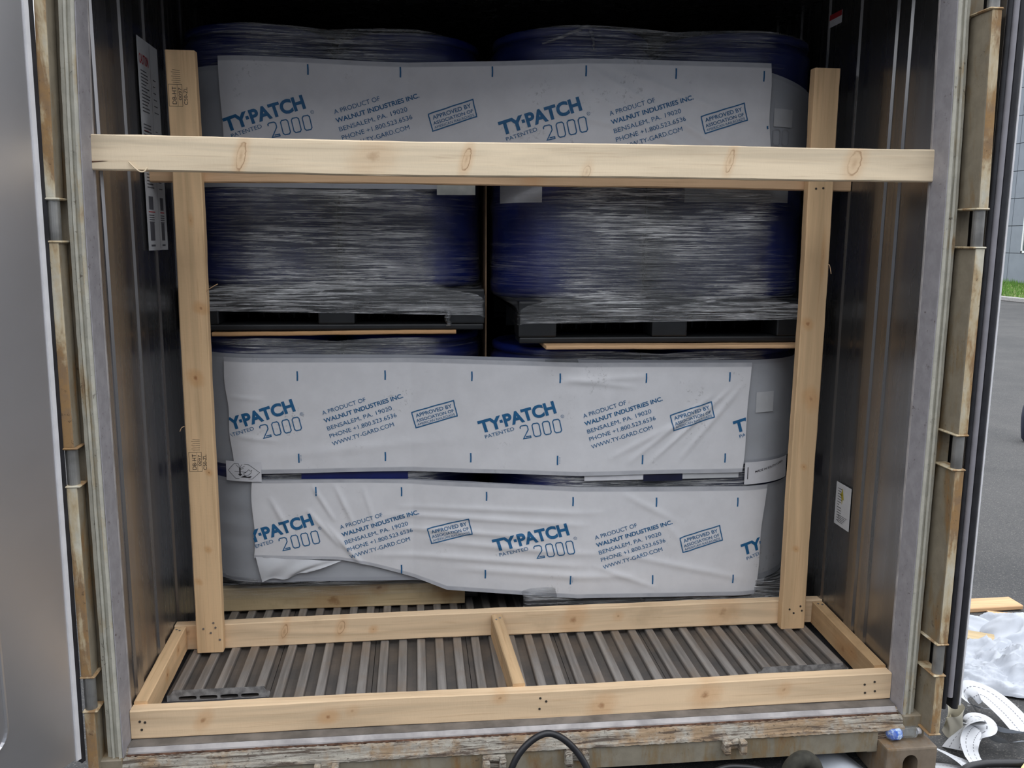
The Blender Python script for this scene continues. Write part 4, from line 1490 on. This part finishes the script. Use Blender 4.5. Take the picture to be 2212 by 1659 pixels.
k = Ink(); k.poly([(.610, 2.174), (.700, 2.174), (.700, 2.192), (.610, 2.192)]); wall_ink(sl, 1, k, M_red, 'red_band')

# ------------------------------------------------------------------ outside: ground, building, litter
GZ = -.215
bm = bmesh.new()
for (x0, x1, y0, y1) in ((-90, 16.0, -60, 120), (16.0, 90, -60, 120)):
    vs = [bm.verts.new((x, y, GZ)) for x, y in ((x0, y0), (x1, y0), (x1, y1), (x0, y1))]
    bm.faces.new(vs)
obj('ground', bm, M_asph, kind='structure')
bm = bmesh.new(); box(bm, 16.2, 16.36, 5, 70, GZ, GZ + .13, .02); obj('curb', bm, M_curb, kind='structure')
bm = bmesh.new(); box(bm, 16.36, 22.5, 5, 70, GZ - .05, GZ + .10); obj('verge', bm, M_soil, kind='structure')
# grass blades on the near part of the verge
vs_, fs_ = [], []
rg = random.Random(5)
for i in range(16000):
    x = rg.uniform(16.4, 22.4); y = rg.uniform(16, 36); h = rg.uniform(.05, .16) * (1.5 if x > 20.5 else 1); a = rg.uniform(0, 6.28)
    dx, dy = .012 * math.cos(a), .012 * math.sin(a)
    b = len(vs_)
    vs_ += [(x - dx, y - dy, GZ + .09), (x + dx, y + dy, GZ + .09), (x + rg.uniform(-.05, .05), y + rg.uniform(-.05, .05), GZ + .09 + h)]
    fs_.append((b, b + 1, b + 2))
me = bpy.data.meshes.new('grass'); me.from_pydata(vs_, [], fs_)
link('grass', me, M_grass, kind='stuff', label='strip of short green grass in front of the grey building', cat='grass')

bld = empty('office_building', (22.6, 30, GZ), label='light grey panelled building with white-framed window beyond the grass verge', cat='building')
bm = bmesh.new(); box(bm, 22.66, 34, 8, 60, GZ, 10.0); obj('wall_core', bm, M_joint, bld)
zs = [GZ + .1, 1.02, 2.05, 3.08, 4.11, 5.14, 6.17, 7.20, 8.23, 9.26, 10.2]
ys = [18.0, 21.1, 24.2, 27.3, 29.42, 32.52, 35.6, 38.7]
pmesh = {}
WIN = (28.80 - .9, 28.80 - .05)
for i in range(len(ys) - 1):
    for j in range(len(zs) - 1):
        y0, y1, z0, z1 = ys[i] + .012, ys[i + 1] - .012, zs[j] + .012, zs[j + 1] - .012
        if i == 3 and j in (1, 2):
            # pieces around the window
            for (a, b, c_, d_) in (((y0, WIN[0] - .0, z0, z1)), ((WIN[1], y1, z0, z1))):
                if b - a > .05:
                    bm = bmesh.new(); box(bm, 22.6, 22.66, a, b, c_, d_); obj('cladding_panel', bm, M_clad, bld)
            if j == 2:
                bm = bmesh.new(); box(bm, 22.6, 22.66, WIN[0], WIN[1], 2.78, z1); obj('cladding_panel', bm, M_clad, bld)
            continue
        key = (round(y1 - y0, 3), round(z1 - z0, 3))
        if key not in pmesh:
            bm = bmesh.new(); box(bm, 0, .06, 0, y1 - y0, 0, z1 - z0); pmesh[key] = mesh_from(bm, 'cladding_panel')
        o = link('cladding_panel', pmesh[key], M_clad, bld)
        o.location = Vector((22.6, y0, z0)) - bld.location
wf = None
bm = bmesh.new()
wy0, wy1, wz0, wz1 = WIN[0], WIN[1], 1.03, 2.78
for (a, b, c_, d_) in ((wy0, wy0 + .07, wz0, wz1), (wy1 - .07, wy1, wz0, wz1), (wy0, wy1, wz0, wz0 + .08), (wy0, wy1, wz1 - .08, wz1), (wy0 + .36, wy0 + .42, wz0, wz1)):
    box(bm, 22.57, 22.64, a, b, c_, d_)
wf = obj('window_frame', bm, M_wframe, bld)
bm = bmesh.new(); box(bm, 22.61, 22.63, wy0 + .07, wy1 - .07, wz0 + .08, wz1 - .08)
g = obj('window_pane', bm, M_glass, bld)

# dark round drum at the frame edge
bm = bmesh.new()
pb = at(2222, 955, GZ)
lathe(bm, [(.05, 0), (.075, .03), (.085, .12), (.09, .2), (.085, .28), (.07, .34), (.05, .37)], pb.x + .02, pb.y, 24, GZ)
obj('dark_barrel', bm, plain('navy_plastic', (.02, .025, .05), .5), smooth=True, label='dark navy rounded barrel standing on the asphalt at far right', cat='barrel')

# planks lying outside
def lying(name, p0, p1, wd, th, mat, label, cat, z=GZ, seed=1):
    p0, p1 = Vector(p0), Vector(p1)
    L = (p1 - p0).length
    a = math.atan2(p1.y - p0.y, p1.x - p0.x)
    o = link(name, mesh_from(board_bm(L, wd, th, seed), name), mat, None, label=label, cat=cat)
    o.location = (p0.x, p0.y, z + .002)
    o.rotation_euler = (0, 0, a)
    return o


lying('loose_plank', (1.85, 1.02), (2.37, 1.03), .10, .02, mply2, 'flat reddish plank lying alone on the asphalt beyond the white sheeting', 'plank', seed=31)
lying('lumber_piece', (1.75, .80), (2.10, .58), .085, .040, mb, 'lumber piece with black stamp half covered by white sheeting', 'plank', seed=32)
k = Ink(); k.text('0097', False, .22, .030, 0, .022, .06); k.stroke([(.205, .022), (.29, .022), (.29, .060), (.205, .060)], .002, True)
bm = bmesh.new()
vs = [bm.verts.new((x, y, .0412)) for x, y in k.v]
for f in k.f:
    try: bm.faces.new([vs[i] for i in f])
    except ValueError: pass
link('lumber_stamp', mesh_from(bm, 'lumber_stamp'), M_black, bpy.data.objects['lumber_piece'])
lying('lumber_piece', (2.14, .92), (2.42, .84), .06, .03, mply2, 'short wood offcut between the folds of white sheeting', 'plank', seed=33)


def crumple(name, cx, cy, sx_, sy_, h, seed, label, rot=0, n=46, th=0.0, base=GZ, fr=3.0):
    bm = bmesh.new()
    rows = []
    for j in range(n + 1):
        row = []
        for i in range(n + 1):
            u, v = i / n * 2 - 1, j / n * 2 - 1
            edge = max(0, 1 - max(abs(u), abs(v)) ** 3)
            p = Vector((u * fr, v * fr, seed))
            q2 = mnoise.noise(p * 1.9 + Vector((3, 1, 0)))
            hh = .45 + .55 * mnoise.noise(p) + .22 * (1 - min(1, abs(q2) * 4)) + .10 * mnoise.noise(p * 3.1)
            ex = 1 + .22 * mnoise.noise(Vector((u * 2, v * 2, seed + 5)))
            x = u * sx_ * ex; y = v * sy_ * (1 + .22 * mnoise.noise(Vector((u * 2, v * 2, seed + 9))))
            z = base + .006 + h * hh * (.15 + .85 * edge)
            a = R(rot)
            row.append(bm.verts.new((cx + x * math.cos(a) - y * math.sin(a), cy + x * math.sin(a) + y * math.cos(a), z)))
        rows.append(row)
    for j in range(n):
        for i in range(n):
            bm.faces.new((rows[j][i], rows[j][i + 1], rows[j + 1][i + 1], rows[j + 1][i]))
    return obj(name, bm, M_tarp, smooth=True, label=label, cat='plastic sheeting')


crumple('white_sheeting', 2.06, .88, .30, .10, .06, 2.0, 'smooth white sheeting draped over lumber, farthest from the container doorway', rot=-20, fr=1.2)
crumple('white_sheeting', 2.22, .68, .24, .16, .16, 5.0, 'large white sheet sloping down at the right edge of the litter', rot=-28, fr=1.0)
crumple('white_sheeting', 1.98, .50, .26, .15, .13, 8.0, 'crumpled translucent white plastic heaped above the straps', rot=-15, fr=2.4)
crumple('white_sheeting', 1.82, .42, .22, .10, .07, 12.0, 'low crumpled white plastic beside the right door edge', rot=-25, fr=2.2)
bm = bmesh.new()
nx_ = 14
rows = []
for j in range(11):
    rows.append([bm.verts.new((.90 + .19 * i / nx_ + .03 * j / 10, -.10 + .35 * j / 10, GZ + .02 + .03 * math.sin(i * .3 + j * .25))) for i in range(nx_ + 1)])
for j in range(10):
    for i in range(nx_): bm.faces.new((rows[j][i], rows[j][i + 1], rows[j + 1][i + 1], rows[j + 1][i]))
obj('white_sheeting', bm, M_tarp, smooth=True, label='white sheeting lying under the rear beam left of the corner casting', cat='plastic sheeting')


def ribbon(name, pts, wd, label, cat='strap', twist=None, n=12, mat=M_strap, group=None):
    """pts: (x, y, z, lean) lean 0 = lying flat, 90 = on edge"""
    C = catmull([p[:3] for p in pts], n)
    T = []
    for i in range(len(pts) - 1):
        for k_ in range(n): T.append(pts[i][3] + (pts[i + 1][3] - pts[i][3]) * k_ / n)
    T.append(pts[-1][3])
    bm = bmesh.new()
    uv = bm.loops.layers.uv.new('UVMap')
    rows, S = [], [0]
    for i, p in enumerate(C):
        if i: S.append(S[-1] + (C[i] - C[i - 1]).length)
        t = (C[min(i + 1, len(C) - 1)] - C[max(i - 1, 0)]).normalized()
        side = t.cross(Vector((0, 0, 1)))
        if side.length < .05: side = Vector((1, 0, 0))
        side.normalize()
        upv = side.cross(t).normalized()
        a = R(T[i])
        d = side * math.cos(a) + upv * math.sin(a)
        rows.append([bm.verts.new(p + d * wd * (q_ / 4 - .5)) for q_ in range(5)])
    for i in range(len(rows) - 1):
        for q_ in range(4):
            f = bm.faces.new((rows[i][q_], rows[i][q_ + 1], rows[i + 1][q_ + 1], rows[i + 1][q_]))
            for l, (ss, vv) in zip(f.loops, ((S[i], q_ / 4), (S[i], (q_ + 1) / 4), (S[i + 1], (q_ + 1) / 4), (S[i + 1], q_ / 4))):
                l[uv].uv = (ss, vv)
    return obj(name, bm, mat, smooth=True, label=label, cat=cat, group=group)


def rb(lst): return [(*at(px, py, GZ + h), a) for (px, py, h, a) in lst]


ribbon('lashing_strap', rb([(2215, 1580, .05, 5), (2180, 1540, .07, 8), (2140, 1505, .08, 8), (2112, 1492, .09, 20), (2092, 1500, .08, 60), (2090, 1520, .05, 80)]), .085, 'wide white strap running from upper left down to the right frame edge')
ribbon('lashing_strap', rb([(2101, 1524, .03, 30), (2130, 1530, .05, 20), (2165, 1535, .05, 15), (2215, 1545, .04, 10)]), .04, 'narrow white strap end pointing right below the wide strap')
ribbon('lashing_strap', rb([(2101, 1525, .03, 60), (2125, 1550, .07, 50), (2160, 1575, .08, 45), (2215, 1585, .06, 30)]), .05, 'white strap bowing across the middle of the tangle', mat=M_tarp)
ribbon('lashing_strap', rb([(2040, 1565, .03, 70), (2056, 1540, .06, 80), (2078, 1548, .06, 85), (2075, 1570, .04, 80), (2050, 1580, .02, 75), (2040, 1566, .02, 70)]), .09, 'rolled cream-lined strap end beside the container corner', mat=plain('cream_strap_lining', (.72, .68, .56), .6, var=.04))
ribbon('lashing_strap', rb([(2060, 1618, .02, 30), (2072, 1592, .05, 40), (2090, 1560, .10, 35), (2112, 1552, .11, 10), (2116, 1575, .08, -20), (2100, 1600, .04, -30)]), .10, 'thick looped white strap in the centre of the tangle')
ribbon('lashing_strap', rb([(2135, 1562, .05, 20), (2110, 1575, .08, 15), (2095, 1600, .07, 15), (2100, 1632, .04, 10), (2122, 1662, .02, 5)]), .055, 'white strap with two dashed black lines curving to the bottom edge')
ribbon('lashing_strap', rb([(2105, 1588, .05, 30), (2140, 1590, .06, 35), (2170, 1604, .04, 35), (2215, 1600, .05, 30)]), .06, 'smooth white strap sagging to the right of the dashed one', mat=M_tarp)
ribbon('lashing_strap', rb([(2015, 1612, .05, 30), (2040, 1625, .05, 25), (2080, 1648, .03, 10), (2110, 1665, .02, 5)]), .075, 'white strap lying at the foot of the corner casting')
ribbon('lashing_strap', rb([(2010, 1655, .04, 10), (2050, 1658, .03, 10), (2110, 1670, .02, 5)]), .06, 'white strap at the bottom edge nearest the viewer')

# hoses and cables
bm = bmesh.new()
tube(bm, catmull([(-.112, -.30, -.19), (-.094, -.27, -.03), (-.055, -.25, .055), (.018, -.235, .094), (.088, -.245, .055), (.135, -.27, -.03), (.152, -.30, -.19)], 10), .0092, 12)
obj('black_cable', bm, M_cable, smooth=True, label='thin black cable arching up in front of the rear beam centre', cat='cable')
bm = bmesh.new()
c0 = at(1742, 1663, -.03)
tube(bm, catmull([(.700, -.235, -.20), (.706, -.235, -.10), (.716, -.235, -.055), (.738, -.235, -.032), (.760, -.235, -.030), (.782, -.235, -.052), (.794, -.235, -.10), (.800, -.235, -.20)], 8), .0235, 16)
obj('black_hose', bm, M_olive, smooth=True, label='thick dusty black hose bent over left of the corner casting', cat='hose')
bm = bmesh.new()
tube(bm, catmull([(.725, -.25, -.20), (.732, -.25, -.11), (.752, -.25, -.083), (.774, -.25, -.11), (.780, -.25, -.20)], 8), .010, 12)
obj('black_hose', bm, M_cable, smooth=True, label='thinner shiny black hose nested inside the thick bent hose', cat='hose')
bm = bmesh.new()
pts = [at(1520, 1680, -.10), at(1560, 1659, -.09), at(1600, 1656, -.09), at(1650, 1664, -.095), at(1690, 1690, -.10)]
tube(bm, catmull(pts, 8), .0075, 10)
obj('black_cable', bm, M_cable, smooth=True, label='black cable just rising at the bottom edge below the lock keeper', cat='cable')
bm = bmesh.new()
pts = [at(2060, 1690, GZ + .02), at(2085, 1662, GZ + .05), at(2115, 1652, GZ + .06), at(2160, 1649, GZ + .06), at(2230, 1651, GZ + .06), at(2330, 1660, GZ + .03)]
tube(bm, catmull(pts, 8), .012, 12)
obj('black_hose', bm, M_cable, smooth=True, label='black hose on the ground at the bottom right corner', cat='hose')
bm = bmesh.new()
p = at(2292, 1695, GZ + .06)
box(bm, -.05, .12, -.06, .10, -.02, .03, .012, 2)
bmesh.ops.rotate(bm, cent=(0, 0, 0), matrix=Matrix.Rotation(R(38), 3, 'Z'), verts=bm.verts)
bmesh.ops.translate(bm, vec=p, verts=bm.verts)
obj('yellow_block', bm, plain('pale_yellow_foam', (.72, .60, .28), .7), label='pale yellow block cut off by the bottom right corner', cat='block')

# crushed plastic bottle on the corner casting
bt = empty('crushed_bottle', (1.135, -.085, -.082), label='crushed clear plastic bottle with blue label on the corner casting', cat='bottle')
n = NT('clear_bottle_plastic')
n.set(color=(.85, .92, 1.0), rough=.08, trans=.9)
n.b.inputs['IOR'].default_value = 1.2
M_pet = n.m
def squashed(x0, x1, r, name, mat, seg=14):
    bm = bmesh.new()
    P_ = []
    rr_ = []
    for i in range(seg + 1):
        t = i / seg
        P_.append(Vector((x0 + (x1 - x0) * t, -.085 + .006 * math.sin(t * 3) + .10 * (x0 + (x1 - x0) * t - 1.135), -.062)))
        rr_.append(r * (1 + .13 * mnoise.noise(Vector((t * 7 + x0 * 50, 0, 1)))) * (1 if 0 < i < seg else .6))
    tube(bm, P_, rr_, 14)
    for v in bm.verts:
        nz_ = mnoise.noise(v.co * 55)
        v.co += Vector((nz_, nz_, nz_)) * .004
        v.co.z = -.062 + (v.co.z + .062) * .75
        if v.co.z < -.0815: v.co.z = -.0815
    return obj(name, bm, mat, bt)
squashed(1.085, 1.185, .021, 'bottle_body', M_pet)
n = NT('blue_bottle_label')
f_ = n.noise(n.mapping(), 90, 4, .7)
ml = n.set(color=n.mix(n.rng(f_, .45, .6), (.03, .12, .55), (.55, .68, .85)), rough=.3)
squashed(1.092, 1.135, .0228, 'bottle_label', ml, 6)
bm = bmesh.new()
tube(bm, [(1.183, -.080, -.062), (1.196, -.079, -.062)], .010, 12)
obj('bottle_cap', bm, M_whitetrim, bt)
